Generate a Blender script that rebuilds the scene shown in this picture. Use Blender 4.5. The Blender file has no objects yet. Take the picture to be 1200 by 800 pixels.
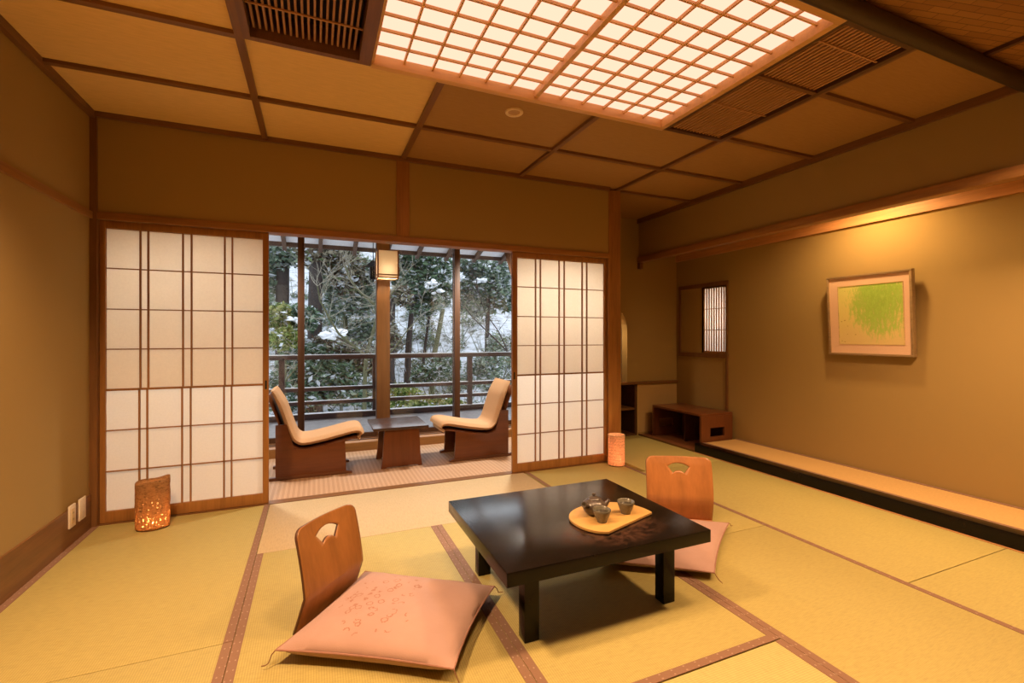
import bpy, bmesh, math, random
import numpy as np
from mathutils import Vector, Matrix, Euler, noise as mnoise

random.seed(7)
SC = bpy.context.scene
COL = SC.collection
PI = math.pi
R = math.radians

# ------------------------------------------------------------------ helpers
def lin(r, g, b):
    f = lambda c: (c / 255) / 12.92 if c / 255 <= .04045 else ((c / 255 + .055) / 1.055) ** 2.4
    return (f(r), f(g), f(b), 1)

WM = {}

def tag(o, label=None, cat=None, group=None, kind=None):
    if label: o['label'] = label
    if cat: o['category'] = cat
    if group: o['group'] = group
    if kind: o['kind'] = kind
    return o

def thing(name, label, cat, loc=(0, 0, 0), rotz=0, group=None, rot=None):
    o = bpy.data.objects.new(name, None)
    COL.objects.link(o)
    o.empty_display_size = .05
    o.location = loc
    o.rotation_euler = rot if rot else (0, 0, rotz)
    WM[o] = Matrix.Translation(loc) @ Euler(o.rotation_euler).to_matrix().to_4x4()
    return tag(o, label, cat, group)

class MB:
    """collects shapes, then links them as one mesh object"""
    def __init__(self):
        self.bm = bmesh.new()
    def _merge(self, t):
        me = bpy.data.meshes.new('tmp')
        t.to_mesh(me); t.free()
        self.bm.from_mesh(me)
        bpy.data.meshes.remove(me)
    def box(self, x0, x1, y0, y1, z0, z1, bev=0, M=None, seg=2):
        t = bmesh.new()
        bmesh.ops.create_cube(t, size=1)
        for v in t.verts:
            v.co = Vector(((x0 + x1) / 2 + v.co.x * (x1 - x0), (y0 + y1) / 2 + v.co.y * (y1 - y0), (z0 + z1) / 2 + v.co.z * (z1 - z0)))
        if bev: bmesh.ops.bevel(t, geom=t.edges[:], offset=bev, segments=seg, profile=.6, affect='EDGES')
        if M: bmesh.ops.transform(t, matrix=M, verts=t.verts)
        bmesh.ops.recalc_face_normals(t, faces=t.faces)
        self._merge(t)
        return self
    def prism(self, pts, axis, a0, a1, bev=0, M=None, seg=2):
        t = bmesh.new()
        def P(p, a):
            return {'x': (a, p[0], p[1]), 'y': (p[0], a, p[1]), 'z': (p[0], p[1], a)}[axis]
        lo = [t.verts.new(P(p, a0)) for p in pts]
        hi = [t.verts.new(P(p, a1)) for p in pts]
        t.faces.new(lo); t.faces.new(hi[::-1])
        n = len(pts)
        for i in range(n):
            t.faces.new((lo[i], lo[(i + 1) % n], hi[(i + 1) % n], hi[i]))
        bmesh.ops.recalc_face_normals(t, faces=t.faces)
        if bev: bmesh.ops.bevel(t, geom=t.edges[:], offset=bev, segments=seg, profile=.6, affect='EDGES')
        if M: bmesh.ops.transform(t, matrix=M, verts=t.verts)
        self._merge(t)
        return self
    def tube(self, pts, rad, n=8):
        pts = [Vector(p) for p in pts]
        if not hasattr(rad, '__len__'): rad = [rad] * len(pts)
        t = bmesh.new(); rings = []
        ref = Vector((0, 0, 1))
        prev = None
        for i, p in enumerate(pts):
            d = (pts[min(i + 1, len(pts) - 1)] - pts[max(i - 1, 0)]).normalized()
            if prev is None:
                u = d.cross(ref)
                if u.length < .05: u = d.cross(Vector((1, 0, 0)))
            else:
                u = prev - d * prev.dot(d)
            u.normalize(); w = d.cross(u); prev = u
            rings.append([t.verts.new(p + (u * math.cos(2 * PI * k / n) + w * math.sin(2 * PI * k / n)) * rad[i]) for k in range(n)])
        for a, b in zip(rings, rings[1:]):
            for k in range(n):
                t.faces.new((a[k], a[(k + 1) % n], b[(k + 1) % n], b[k]))
        t.faces.new(rings[0][::-1]); t.faces.new(rings[-1])
        bmesh.ops.recalc_face_normals(t, faces=t.faces)
        self._merge(t)
        return self
    def lathe(self, prof, n=32, c=(0, 0, 0), M=None, sx=1, sy=1):
        t = bmesh.new(); rings = []
        for r, z in prof:
            if r < 1e-6: rings.append([t.verts.new((c[0], c[1], c[2] + z))])
            else: rings.append([t.verts.new((c[0] + sx * r * math.cos(2 * PI * k / n), c[1] + sy * r * math.sin(2 * PI * k / n), c[2] + z)) for k in range(n)])
        for a, b in zip(rings, rings[1:]):
            for k in range(n):
                k2 = (k + 1) % n
                if len(a) == 1 and len(b) == 1: continue
                if len(a) == 1: t.faces.new((a[0], b[k2], b[k]))
                elif len(b) == 1: t.faces.new((a[k], a[k2], b[0]))
                else: t.faces.new((a[k], a[k2], b[k2], b[k]))
        if M: bmesh.ops.transform(t, matrix=M, verts=t.verts)
        bmesh.ops.recalc_face_normals(t, faces=t.faces)
        self._merge(t)
        return self
    def grid(self, pts):          # rows of points
        vs = [[self.bm.verts.new(p) for p in row] for row in pts]
        for a, b in zip(vs, vs[1:]):
            for k in range(len(a) - 1):
                self.bm.faces.new((a[k], a[k + 1], b[k + 1], b[k]))
        return self
    def build(self, name, mat, parent=None, local=False, smooth=35, kind=None, origin=None):
        me = bpy.data.meshes.new(name)
        self.bm.to_mesh(me); self.bm.free()
        return link(name, me, mat, parent, local, smooth, kind, origin)

def link(name, me, mat, parent=None, local=False, smooth=35, kind=None, origin=None):
    if smooth:
        me.polygons.foreach_set('use_smooth', [True] * len(me.polygons))
        me.set_sharp_from_angle(angle=R(smooth))
    for m in (mat if isinstance(mat, (list, tuple)) else [mat]):
        me.materials.append(m)
    o = bpy.data.objects.new(name, me)
    COL.objects.link(o)
    if parent:
        o.parent = parent
        W = WM[parent]
        WM[o] = W
        if not local: me.transform(W.inverted())
    else:
        if origin is None:
            co = [v.co for v in me.vertices]
            lo = [min(c[i] for c in co) for i in range(3)]; hi = [max(c[i] for c in co) for i in range(3)]
            origin = ((lo[0] + hi[0]) / 2, (lo[1] + hi[1]) / 2, lo[2])
        me.transform(Matrix.Translation([-c for c in origin]))
        o.location = origin
        WM[o] = Matrix.Translation(origin)
    if kind: o['kind'] = kind
    return o

def struct(name, mb, mat, parent=None):
    return mb.build(name, mat, parent, kind='structure' if parent is None else None)

def box(*a, bev=0, M=None):
    return MB().box(*a, bev=bev, M=M)

def kids(o):
    return [c for c in bpy.data.objects if c.parent == o]

def copy_tree(o, parent=None):
    c = o.copy(); COL.objects.link(c)
    if parent: c.parent = parent
    for ch in kids(o): copy_tree(ch, c)
    return c

# ------------------------------------------------------------------ materials
def newmat(name):
    m = bpy.data.materials.new(name); m.use_nodes = True
    nt = m.node_tree; nt.nodes.clear()
    out = nt.nodes.new('ShaderNodeOutputMaterial')
    return m, nt, out

def N(nt, t, **kw):
    n = nt.nodes.new(t)
    for k, v in kw.items():
        if k in n.inputs: n.inputs[k].default_value = v
        else: setattr(n, k, v)
    return n

def coords(nt, scale=(1, 1, 1), kind='Object', rot=(0, 0, 0)):
    tc = N(nt, 'ShaderNodeTexCoord'); mp = N(nt, 'ShaderNodeMapping')
    mp.inputs['Scale'].default_value = scale
    mp.inputs['Rotation'].default_value = rot
    nt.links.new(tc.outputs[kind], mp.inputs['Vector'])
    return mp.outputs['Vector']

def ramp(nt, fac, stops):
    r = N(nt, 'ShaderNodeValToRGB')
    el = r.color_ramp.elements
    while len(el) < len(stops): el.new(.5)
    for e, (p, c) in zip(el, stops): e.position = p; e.color = c if len(c) == 4 else (*c, 1)
    nt.links.new(fac, r.inputs['Fac'])
    return r.outputs['Color']

def math_(nt, op, a, b=None):
    n = N(nt, 'ShaderNodeMath', operation=op)
    for i, v in enumerate((a, b)):
        if v is None: continue
        if isinstance(v, (int, float)): n.inputs[i].default_value = v
        else: nt.links.new(v, n.inputs[i])
    return n.outputs[0]

def mixc(nt, fac, a, b, mode='MIX'):
    n = N(nt, 'ShaderNodeMix', data_type='RGBA', blend_type=mode)
    for s, v in ((n.inputs[0], fac), (n.inputs[6], a), (n.inputs[7], b)):
        if isinstance(v, (int, float, tuple, list)): s.default_value = v
        else: nt.links.new(v, s)
    return n.outputs[2]

def principled(nt, out, color, rough=.5, spec=.5, bump=None, bstr=.2, bdist=.002, **kw):
    p = N(nt, 'ShaderNodeBsdfPrincipled')
    if isinstance(color, (tuple, list)): p.inputs['Base Color'].default_value = (*color[:3], 1)
    else: nt.links.new(color, p.inputs['Base Color'])
    if isinstance(rough, (int, float)): p.inputs['Roughness'].default_value = rough
    else: nt.links.new(rough, p.inputs['Roughness'])
    p.inputs['Specular IOR Level'].default_value = spec
    for k, v in kw.items(): p.inputs[k.replace('_', ' ')].default_value = v
    if bump is not None:
        b = N(nt, 'ShaderNodeBump'); b.inputs['Strength'].default_value = bstr; b.inputs['Distance'].default_value = bdist
        nt.links.new(bump, b.inputs['Height']); nt.links.new(b.outputs[0], p.inputs['Normal'])
    nt.links.new(p.outputs[0], out.inputs[0])
    return p

def noise(nt, vec, scale, detail=4, rough=.55):
    n = N(nt, 'ShaderNodeTexNoise'); n.inputs['Scale'].default_value = scale
    n.inputs['Detail'].default_value = detail; n.inputs['Roughness'].default_value = rough
    nt.links.new(vec, n.inputs['Vector'])
    return n.outputs['Fac']

def plain(name, c, rough=.6, spec=.4, nscale=40, var=.12, bstr=.1):
    m, nt, out = newmat(name)
    v = coords(nt)
    f = noise(nt, v, nscale)
    col = ramp(nt, f, [(.25, tuple(x * (1 - var) for x in c)), (.75, tuple(min(1, x * (1 + var)) for x in c))])
    principled(nt, out, col, rough, spec, f, bstr)
    return m

_w = {}
def wood(key, c, axis='z', rough=.42, contrast=.28, spec=.4, grain=26, coat=0):
    k = (key, axis)
    if k in _w: return _w[k]
    m, nt, out = newmat(f'{key}_wood_{axis}')
    s = {'x': (.07, 1, 1), 'y': (1, .07, 1), 'z': (1, 1, .07)}[axis]
    v = coords(nt, s)
    f = noise(nt, v, grain, 6, .62)
    g = noise(nt, v, grain * 5, 2)
    h = math_(nt, 'ADD', math_(nt, 'MULTIPLY', f, .75), math_(nt, 'MULTIPLY', g, .25))
    col = ramp(nt, h, [(.3, tuple(x * (1 - contrast) for x in c)), (.52, tuple(c)), (.72, tuple(min(1, x * (1 + contrast * .8)) for x in c))])
    principled(nt, out, col, rough, spec, h, .12, .001, Coat_Weight=coat, Coat_Roughness=.12)
    _w[k] = m
    return m

CEDAR = (.315, .145, .041)       # shoji frames, columns
CEDAR2 = (.185, .085, .029)
DARKW = (.085, .036, .016)
KUMI = (.30, .14, .045)
def cedar(a): return wood('cedar', CEDAR, a)
def cedar_d(a): return wood('aged_cedar', CEDAR2, a)
def darkw(a): return wood('dark', DARKW, a, .45)
def redw(a): return wood('red_lacquer', (.15, .05, .018), a, .3, .25)
def brownw(a): return wood('walnut', (.135, .052, .022), a, .38, .25)

def wall_mat(name, c):
    m, nt, out = newmat(name)
    v = coords(nt)
    f = noise(nt, v, 260, 3, .7)
    b = noise(nt, v, 1.6, 3)
    t = mixc(nt, math_(nt, 'MULTIPLY', f, .35), (*c, 1), tuple(x * .62 for x in c) + (1,))
    t = mixc(nt, math_(nt, 'MULTIPLY', b, .18), t, tuple(x * .8 for x in c) + (1,))
    principled(nt, out, t, .92, .15, f, .25, .0015)
    return m
PLASTER = wall_mat('sand_plaster', (.375, .255, .098))

def tatami_mat(name, along='y', c=(.455, .38, .135)):
    m, nt, out = newmat(name)
    v = coords(nt)
    sep = N(nt, 'ShaderNodeSeparateXYZ'); nt.links.new(v, sep.inputs[0])
    a = sep.outputs[0] if along == 'y' else sep.outputs[1]
    w = math_(nt, 'SINE', math_(nt, 'MULTIPLY', a, 2 * PI / .0082))
    rib = math_(nt, 'ADD', math_(nt, 'MULTIPLY', w, .5), .5)
    b = sep.outputs[1] if along == 'y' else sep.outputs[0]
    weft = math_(nt, 'ADD', math_(nt, 'MULTIPLY', math_(nt, 'SINE', math_(nt, 'MULTIPLY', b, 2 * PI / .0033)), .5), .5)
    s = (9, 60, 1) if along == 'y' else (60, 9, 1)
    fib = noise(nt, coords(nt, s), 3, 5, .65)
    big = noise(nt, v, 2.2, 3)
    col = ramp(nt, fib, [(.3, tuple(x * .84 for x in c)), (.5, c), (.75, tuple(min(1, x * 1.12) for x in c))])
    col = mixc(nt, math_(nt, 'MULTIPLY', math_(nt, 'SUBTRACT', 1, rib), .45), col, tuple(x * .55 for x in c) + (1,))
    col = mixc(nt, math_(nt, 'MULTIPLY', big, .22), col, (c[0] * .92, c[1] * .84, c[2] * .8, 1))
    h = math_(nt, 'ADD', rib, math_(nt, 'MULTIPLY', weft, .3))
    principled(nt, out, col, .62, .3, h, .22, .0012)
    return m
TAT_Y = tatami_mat('tatami_rush_lengthwise', 'y')
TAT_X = tatami_mat('tatami_rush_crosswise', 'x', (.55, .46, .19))
TAT_P = tatami_mat('tatami_rush_sheen', 'x', (.52, .41, .245))  # paler tone puts the sheen of crosswise rush into the colour
TAT_ALC = tatami_mat('alcove_rush', 'y', (.60, .385, .16))

def border_mat(name, c, axis):
    m, nt, out = newmat(name)
    v = coords(nt)
    sep = N(nt, 'ShaderNodeSeparateXYZ'); nt.links.new(v, sep.inputs[0])
    a, b = (sep.outputs[1], sep.outputs[0]) if axis == 'y' else (sep.outputs[0], sep.outputs[1])
    def cell(x, p): return math_(nt, 'ABSOLUTE', math_(nt, 'SUBTRACT', math_(nt, 'FRACT', math_(nt, 'DIVIDE', x, p)), .5))
    da = math_(nt, 'MULTIPLY', cell(a, .052), .052); db = math_(nt, 'MULTIPLY', cell(math_(nt, 'ADD', b, 1.0), .018), .018)
    d = math_(nt, 'ADD', math_(nt, 'MULTIPLY', da, da), math_(nt, 'MULTIPLY', math_(nt, 'MULTIPLY', db, db), 2.2))
    dot = math_(nt, 'LESS_THAN', d, .000018)
    f = noise(nt, v, 300)
    base = ramp(nt, f, [(.3, tuple(x * .85 for x in c)), (.7, c)])
    col = mixc(nt, math_(nt, 'MULTIPLY', dot, .28), base, (.62, .50, .40, 1))
    principled(nt, out, col, .7, .25, f, .1)
    return m
HERI_Y = border_mat('brown_border_cloth', (.25, .143, .095), 'y')
HERI_X = border_mat('brown_border_cloth_cross', (.25, .143, .095), 'x')

def ceil_mat(name, c):
    m, nt, out = newmat(name)
    f = noise(nt, coords(nt, (2, 14, 1)), 6, 5, .6)
    col = ramp(nt, f, [(.25, tuple(x * .9 for x in c)), (.75, tuple(x * 1.06 for x in c))])
    principled(nt, out, col, .75, .2, f, .08)
    return m
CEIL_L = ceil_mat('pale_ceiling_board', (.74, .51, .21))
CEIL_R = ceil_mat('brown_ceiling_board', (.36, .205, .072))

def wicker_mat():
    m, nt, out = newmat('woven_wood_strip_ceiling')
    v = coords(nt, (1, 1, 1), rot=(0, 0, R(12)))
    b = N(nt, 'ShaderNodeTexBrick'); nt.links.new(v, b.inputs['Vector'])
    b.inputs['Color1'].default_value = (.36, .18, .05, 1); b.inputs['Color2'].default_value = (.27, .125, .035, 1)
    b.inputs['Mortar'].default_value = (.16, .075, .022, 1)
    b.inputs['Scale'].default_value = 1; b.inputs['Mortar Size'].default_value = .0018
    b.inputs['Brick Width'].default_value = .13; b.inputs['Row Height'].default_value = .032
    principled(nt, out, b.outputs['Color'], .6, .3, b.outputs['Fac'], .5, .002)
    return m
WICKER = wicker_mat()

def paper_mat(name, c, trans=.5, fib=.06):
    m, nt, out = newmat(name)
    f = noise(nt, coords(nt), 90, 5, .7)
    col = ramp(nt, f, [(.3, tuple(x * (1 - fib) for x in c)), (.7, c)])
    d = N(nt, 'ShaderNodeBsdfDiffuse'); t = N(nt, 'ShaderNodeBsdfTranslucent')
    nt.links.new(col, d.inputs[0]); nt.links.new(col, t.inputs[0])
    mx = N(nt, 'ShaderNodeMixShader'); mx.inputs[0].default_value = trans
    nt.links.new(d.outputs[0], mx.inputs[1]); nt.links.new(t.outputs[0], mx.inputs[2])
    nt.links.new(mx.outputs[0], out.inputs[0])
    return m
PAPER = paper_mat('shoji_paper', (.94, .89, .81), .56)
LAMP_PAPER = paper_mat('lamp_shade_paper', (.95, .90, .80), .75)

def glass_mat():
    m, nt, out = newmat('window_glass')
    t = N(nt, 'ShaderNodeBsdfTransparent'); t.inputs[0].default_value = (.97, .98, .98, 1)
    g = N(nt, 'ShaderNodeBsdfGlossy'); g.inputs['Roughness'].default_value = .02
    fr = N(nt, 'ShaderNodeFresnel'); fr.inputs[0].default_value = 1.45
    mx = N(nt, 'ShaderNodeMixShader')
    nt.links.new(fr.outputs[0], mx.inputs[0]); nt.links.new(t.outputs[0], mx.inputs[1]); nt.links.new(g.outputs[0], mx.inputs[2])
    nt.links.new(mx.outputs[0], out.inputs[0])
    return m
GLASS = glass_mat()

def emit_mat(name, c, s):
    m, nt, out = newmat(name)
    e = N(nt, 'ShaderNodeEmission'); e.inputs[0].default_value = (*c, 1); e.inputs[1].default_value = s
    nt.links.new(e.outputs[0], out.inputs[0])
    return m

def lacquer():
    m, nt, out = newmat('black_lacquer')
    v = coords(nt)
    f = noise(nt, v, 9, 6, .7); f2 = noise(nt, v, 70, 4, .7)
    col = ramp(nt, f, [(.35, (.004, .003, .002)), (.6, (.008, .005, .004)), (.8, (.014, .009, .007))])
    rg = ramp(nt, f2, [(.3, (.13, .13, .13)), (.7, (.24, .24, .24))])
    principled(nt, out, col, rg, .2, f2, .03, .001)
    return m
LACQ = lacquer()

def lacquer_top():
    """worn black lacquer: rubbed patch with scratches at one side"""
    m, nt, out = newmat('worn_black_lacquer')
    v = coords(nt)
    f = noise(nt, v, 7, 6, .7); f2 = noise(nt, v, 55, 5, .75)
    sep = N(nt, 'ShaderNodeSeparateXYZ'); nt.links.new(v, sep.inputs[0])
    dx = math_(nt, 'SUBTRACT', sep.outputs[0], .08); dy = math_(nt, 'ADD', sep.outputs[1], .20)
    d = math_(nt, 'ADD', math_(nt, 'MULTIPLY', math_(nt, 'MULTIPLY', dx, dx), 12), math_(nt, 'MULTIPLY', math_(nt, 'MULTIPLY', dy, dy), 40))
    patch = math_(nt, 'MAXIMUM', math_(nt, 'SUBTRACT', 1, d), 0)
    wear = math_(nt, 'MULTIPLY', math_(nt, 'MINIMUM', math_(nt, 'MULTIPLY', patch, 1.6), 1), ramp(nt, noise(nt, v, 26, 6, .75), [(.40, (0, 0, 0)), (.62, (1, 1, 1))]))
    col = ramp(nt, f, [(.35, (.005, .004, .003)), (.62, (.010, .007, .006)), (.85, (.02, .012, .009))])
    col = mixc(nt, math_(nt, 'MULTIPLY', wear, .5), col, (.13, .062, .042, 1))
    rg = math_(nt, 'ADD', .15, math_(nt, 'MULTIPLY', f2, .12))
    principled(nt, out, col, rg, .62, f2, .025, .001)
    return m
LACQ_TOP = lacquer_top()

def cushion_mat(name):
    m, nt, out = newmat(name)
    v = coords(nt)
    weave = noise(nt, coords(nt, (1, 1, 1)), 420, 2)
    f = noise(nt, v, 5, 4)
    base = ramp(nt, f, [(.3, (.40, .252, .218)), (.7, (.45, .288, .248))])
    # small brown flower sprigs scattered over one diagonal band
    vo = N(nt, 'ShaderNodeTexVoronoi'); vo.inputs['Scale'].default_value = 27; nt.links.new(v, vo.inputs['Vector'])
    wob = noise(nt, v, 75, 5, .8)
    ring = math_(nt, 'ABSOLUTE', math_(nt, 'SUBTRACT', vo.outputs['Distance'], math_(nt, 'MULTIPLY', wob, .62)))
    line = math_(nt, 'LESS_THAN', ring, .05)
    sep = N(nt, 'ShaderNodeSeparateXYZ'); nt.links.new(v, sep.inputs[0])
    dx = math_(nt, 'DIVIDE', math_(nt, 'ADD', sep.outputs[0], .07), .17); dy = math_(nt, 'DIVIDE', sep.outputs[1], .24)
    band = math_(nt, 'SUBTRACT', 1, math_(nt, 'ADD', math_(nt, 'MULTIPLY', dx, dx), math_(nt, 'MULTIPLY', dy, dy)))
    clump = math_(nt, 'GREATER_THAN', math_(nt, 'ADD', noise(nt, v, 13, 2), math_(nt, 'MULTIPLY', band, .22)), .585)
    inb = math_(nt, 'MULTIPLY', clump, math_(nt, 'GREATER_THAN', band, 0))
    up = math_(nt, 'GREATER_THAN', sep.outputs[2], .02)
    fac = math_(nt, 'MULTIPLY', math_(nt, 'MULTIPLY', line, inb), up)
    col = mixc(nt, math_(nt, 'MULTIPLY', fac, .75), base, (.30, .12, .07, 1))
    principled(nt, out, col, .85, .15, math_(nt, 'ADD', weave, math_(nt, 'MULTIPLY', noise(nt, v, 14, 3), 2.5)), .3, .003, Sheen_Weight=.15)
    return m
CUSH = cushion_mat('salmon_cushion_cloth')
CORD = plain('brown_cord', (.22, .10, .05), .8)

ZAISU = wood('bent_plywood', (.31, .132, .038), 'z', .32, .3, .5, 14)
ZAISU_EDGE = plain('plywood_edge', (.10, .04, .018), .5)
ZAISU2 = wood('bent_plywood_pale', (.40, .165, .052), 'z', .32, .25, .5, 14)
UPH = plain('tan_upholstery', (.52, .32, .175), .85, .2, 180, .1, .2)
YTRAY = wood('yellow_tray', (.52, .31, .10), 'x', .4, .15)
CERAM = plain('dark_glazed_stoneware', (.075, .06, .052), .28, .6, 60, .35)
CERAM_IN = plain('grey_green_glaze', (.135, .125, .095), .25, .6, 50, .2)
TEA = plain('dark_tea', (.035, .03, .022), .1, .5, 10, .05, 0)
PLASTIC = plain('ivory_plastic', (.80, .72, .62), .4, .4, 30, .03, .02)
SCREW = plain('screw_metal', (.5, .45, .4), .3)
SNOW = plain('snow', (.74, .76, .80), .85, .2, 8, .06, .5)
BLACK = plain('black_iron', (.012, .012, .012), .5, .4)
GREYDECK = plain('wet_deck_boards', (.46, .43, .43), .45, .5, 14, .2)
EAVE = plain('white_eave_boards', (.62, .62, .64), .8, .2, 14, .06)
CURT = plain('brown_curtain_cloth', (.075, .04, .025), .9, .1, 120, .15)
BOARDW = wood('alcove_board', (.20, .075, .03), 'y', .3, .3)

def carpet_mat():
    m, nt, out = newmat('striped_rush_carpet')
    v = coords(nt)
    sep = N(nt, 'ShaderNodeSeparateXYZ'); nt.links.new(v, sep.inputs[0])
    x = sep.outputs[0]
    s1 = math_(nt, 'FRACT', math_(nt, 'DIVIDE', x, .034))
    band = math_(nt, 'LESS_THAN', s1, .5)
    s2 = math_(nt, 'FRACT', math_(nt, 'DIVIDE', x, .0085))
    fine = math_(nt, 'LESS_THAN', s2, .3)
    f = noise(nt, coords(nt, (60, 5, 1)), 4, 4)
    c = mixc(nt, math_(nt, 'MULTIPLY', band, .8), (.50, .335, .22, 1), (.385, .235, .145, 1))
    c = mixc(nt, math_(nt, 'MULTIPLY', fine, .4), c, (.27, .15, .09, 1))
    c = mixc(nt, math_(nt, 'MULTIPLY', f, .3), c, (.42, .28, .18, 1))
    principled(nt, out, c, .6, .35, fine, .15, .001)
    return m
CARPET = carpet_mat()

# ------------------------------------------------------------------ the room shell
CZ = 2.47            # ceiling boards; batten bottoms at 2.45
BZ = 2.45
XL, XR, XA = -1.23, 3.42, 3.98     # left wall, alcove front, alcove back wall
YB, YN, YF = 3.53, 4.36, -.9       # back wall line, niche back wall, wall behind the camera

struct('floor', box(XL - .1, 4.1, YF, 4.75, -.16, -.055), plain('subfloor', (.2, .15, .1)))
struct('wall_left', box(XL - .1, XL, YF, 5.2, -.1, 2.75), PLASTER)
struct('wall_front', box(XL - .1, XA + .1, YF - .1, YF, -.1, 2.75), PLASTER)
struct('wall_back', box(XL, 2.44, YB, YB + .09, 1.876, 2.75), PLASTER)
struct('wall_right', MB().box(XA, XA + .1, YF, 3.63, -.1, 2.75).box(XA, XA + .1, 3.94, YN, -.1, 2.75)
       .box(XA, XA + .1, 3.63, 3.94, -.1, .93).box(XA, XA + .1, 3.63, 3.94, 1.66, 2.75), PLASTER)
# niche back wall with an arched opening on its left
def arch(x0, x1, zb, zt, n=14):
    r = (x1 - x0) / 2; pts = []
    for i in range(n + 1):
        a = PI * i / n
        pts.append(((x0 + x1) / 2 + r * math.cos(a), zt - r + r * math.sin(a)))
    return [(x1, zb)] + pts + [(x0, zb)]
mb = MB()
mb.box(3.265, XA + .1, YN, YN + .1, .6, 2.75).box(2.56, 2.66, YN, YN + .1, .6, 2.75).box(3.40, XA + .1, YN, YN + .1, -.1, .6)
ap = arch(2.66, 3.265, .60, 1.50)
for (xa, za), (xb, zb_) in zip(ap[1:-1], ap[2:-1]):
    mb.prism([(xa, za), (xb, zb_), (xb, 2.75), (xa, 2.75)], 'y', YN, YN + .1)
struct('wall_niche', mb, PLASTER)
struct('wall_alcove_header', box(XR + .005, XR + .055, YF, YN, 2.03, 2.75), PLASTER)
struct('wall_engawa_right', box(2.56, 2.64, YB + .09, 5.2, -.1, 2.75), PLASTER)

# ceiling boards, one object, with the woven section over the near part
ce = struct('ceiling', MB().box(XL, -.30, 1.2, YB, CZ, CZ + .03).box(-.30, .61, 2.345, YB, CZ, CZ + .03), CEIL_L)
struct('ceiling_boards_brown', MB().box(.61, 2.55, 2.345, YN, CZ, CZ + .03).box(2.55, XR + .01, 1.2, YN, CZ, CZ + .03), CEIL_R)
struct('ceiling_woven', box(XL, XR + .01, YF, 1.175, CZ - .01, CZ + .03), WICKER)
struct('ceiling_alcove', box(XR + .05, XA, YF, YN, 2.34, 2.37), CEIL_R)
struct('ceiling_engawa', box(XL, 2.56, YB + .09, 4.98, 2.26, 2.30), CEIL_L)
struct('ceiling_void', box(XL - .1, XA + .1, YF - .1, 5.2, 2.75, 2.8), plain('loft_dark', (.03, .02, .015)))

tn = [0]
def trim(mb, mat):
    tn[0] += 1
    return struct(f'trim_{tn[0]}', mb, mat)
bw = .017
for x in (-.308, .607, 1.565, 2.535):                     # battens running away from the camera
    y0 = {-.308: 1.2, 2.535: 1.2}.get(x, 2.345)
    trim(box(x - bw, x + bw, y0, YB if x < 2 else YN, BZ, CZ), cedar_d('y'))
for x0, x1, y in ((XL, -.325, 2.362), (XL, -.325, 2.95), (-.291, .59, 2.95), (.624, 1.548, 2.95), (1.582, 2.518, 2.95), (2.552, XR, 2.95), (2.552, XR, 3.55), (2.552, XR, 2.325), (2.552, XR, 1.69), (XL, -.325, 1.75)):
    trim(box(x0, x1, y - bw, y + bw, BZ + .002, CZ), cedar_d('x'))
trim(box(XL, XL + .028, YF, YB, BZ - .02, CZ), cedar_d('y'))          # cornice left
trim(box(XL, 2.44, YB - .025, YB, BZ - .012, CZ), cedar_d('x'))      # cornice back
trim(box(XR - .02, XR + .006, YF, YN, BZ - .03, CZ), cedar_d('y'))   # cornice right
# dark round pole between the boards and the woven ceiling
struct('trim_pole', MB().tube([(XL, 1.172, 2.425), (.5, 1.172, 2.425), (2, 1.172, 2.425), (XR, 1.172, 2.425)], .036, 20), wood('smoked_pole', (.05, .03, .014), 'x', .5, .4))
trim(box(2.88, 2.905, YF, 1.15, 2.443, 2.462), darkw('y'))
trim(box(1.2, 1.225, YF, 1.15, 2.443, 2.462), darkw('y'))

# left wall: rail and baseboard, corner post
trim(box(XL, XL + .016, YF, YB - .01, 1.832, 1.872), cedar('y'))
struct('baseboard_left', box(XL, XL + .01, YF, YB - .02, 0, .197), cedar_d('y'))
trim(box(XL, -1.195, YB - .015, YB + .06, -.01, 2.45), cedar_d('z'))     # thin post in the left corner
# back wall: lintel, short post, column, threshold
trim(box(-1.195, 2.437, YB - .012, YB + .1, 1.834, 1.877, bev=.002), cedar('x'))
trim(box(.559, .653, YB - .01, YB + .02, 1.877, 2.44, bev=.002), cedar('z'))
struct('trim_column', box(2.437, 2.565, YB - .006, YB + .12, -.01, 2.452, bev=.004), cedar('z'))
trim(MB().box(-1.195, 2.437, YB + .002, YB + .075, -.05, .002), cedar_d('x'))
# alcove front beam, stub, back rail
trim(box(XR - .02, XR + .06, YF, YN, 1.972, 2.032, bev=.003), cedar('y'))
trim(box(XR - .012, XR + .03, YN - .045, YN, 1.90, 1.972), cedar_d('z'))
trim(box(XA - .018, XA, YF, YN, 2.012, 2.088), wood('pale_cedar', (.55, .27, .11), 'y'))
# alcove platform: black lacquered sill, pale strip at its foot, boarded niche floor
trim(box(XR, 3.505, YF, 3.50, -.02, .088, bev=.004), LACQ)
trim(box(XR - .012, XR, YF, 3.50, -.03, .003), wood('pale_cedar', (.55, .27, .11), 'y'))
struct('floor_alcove', box(3.505, XA, YF, 3.49, -.05, .06), plain('alcove_base', (.2, .14, .09)))
struct('floor_niche', box(XR + .015, XA, 3.50, YN, -.05, .012), BOARDW)
trim(box(XR, XR + .015, 3.50, YN, -.05, .014), cedar_d('y'))

am = thing('alcove_mat', 'long narrow rush mat with brown edging on the raised alcove platform', 'mat', (3.74, 1.3, .06))
box(3.506, 3.975, YF, 3.485, .06, .084).build('rush_surface', TAT_ALC, am)
box(3.506, 3.536, YF, 3.485, .084, .0875).build('edge_cloth', HERI_Y, am)
box(3.945, 3.975, YF, 3.485, .084, .0875).build('edge_cloth', HERI_Y, am)

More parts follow.
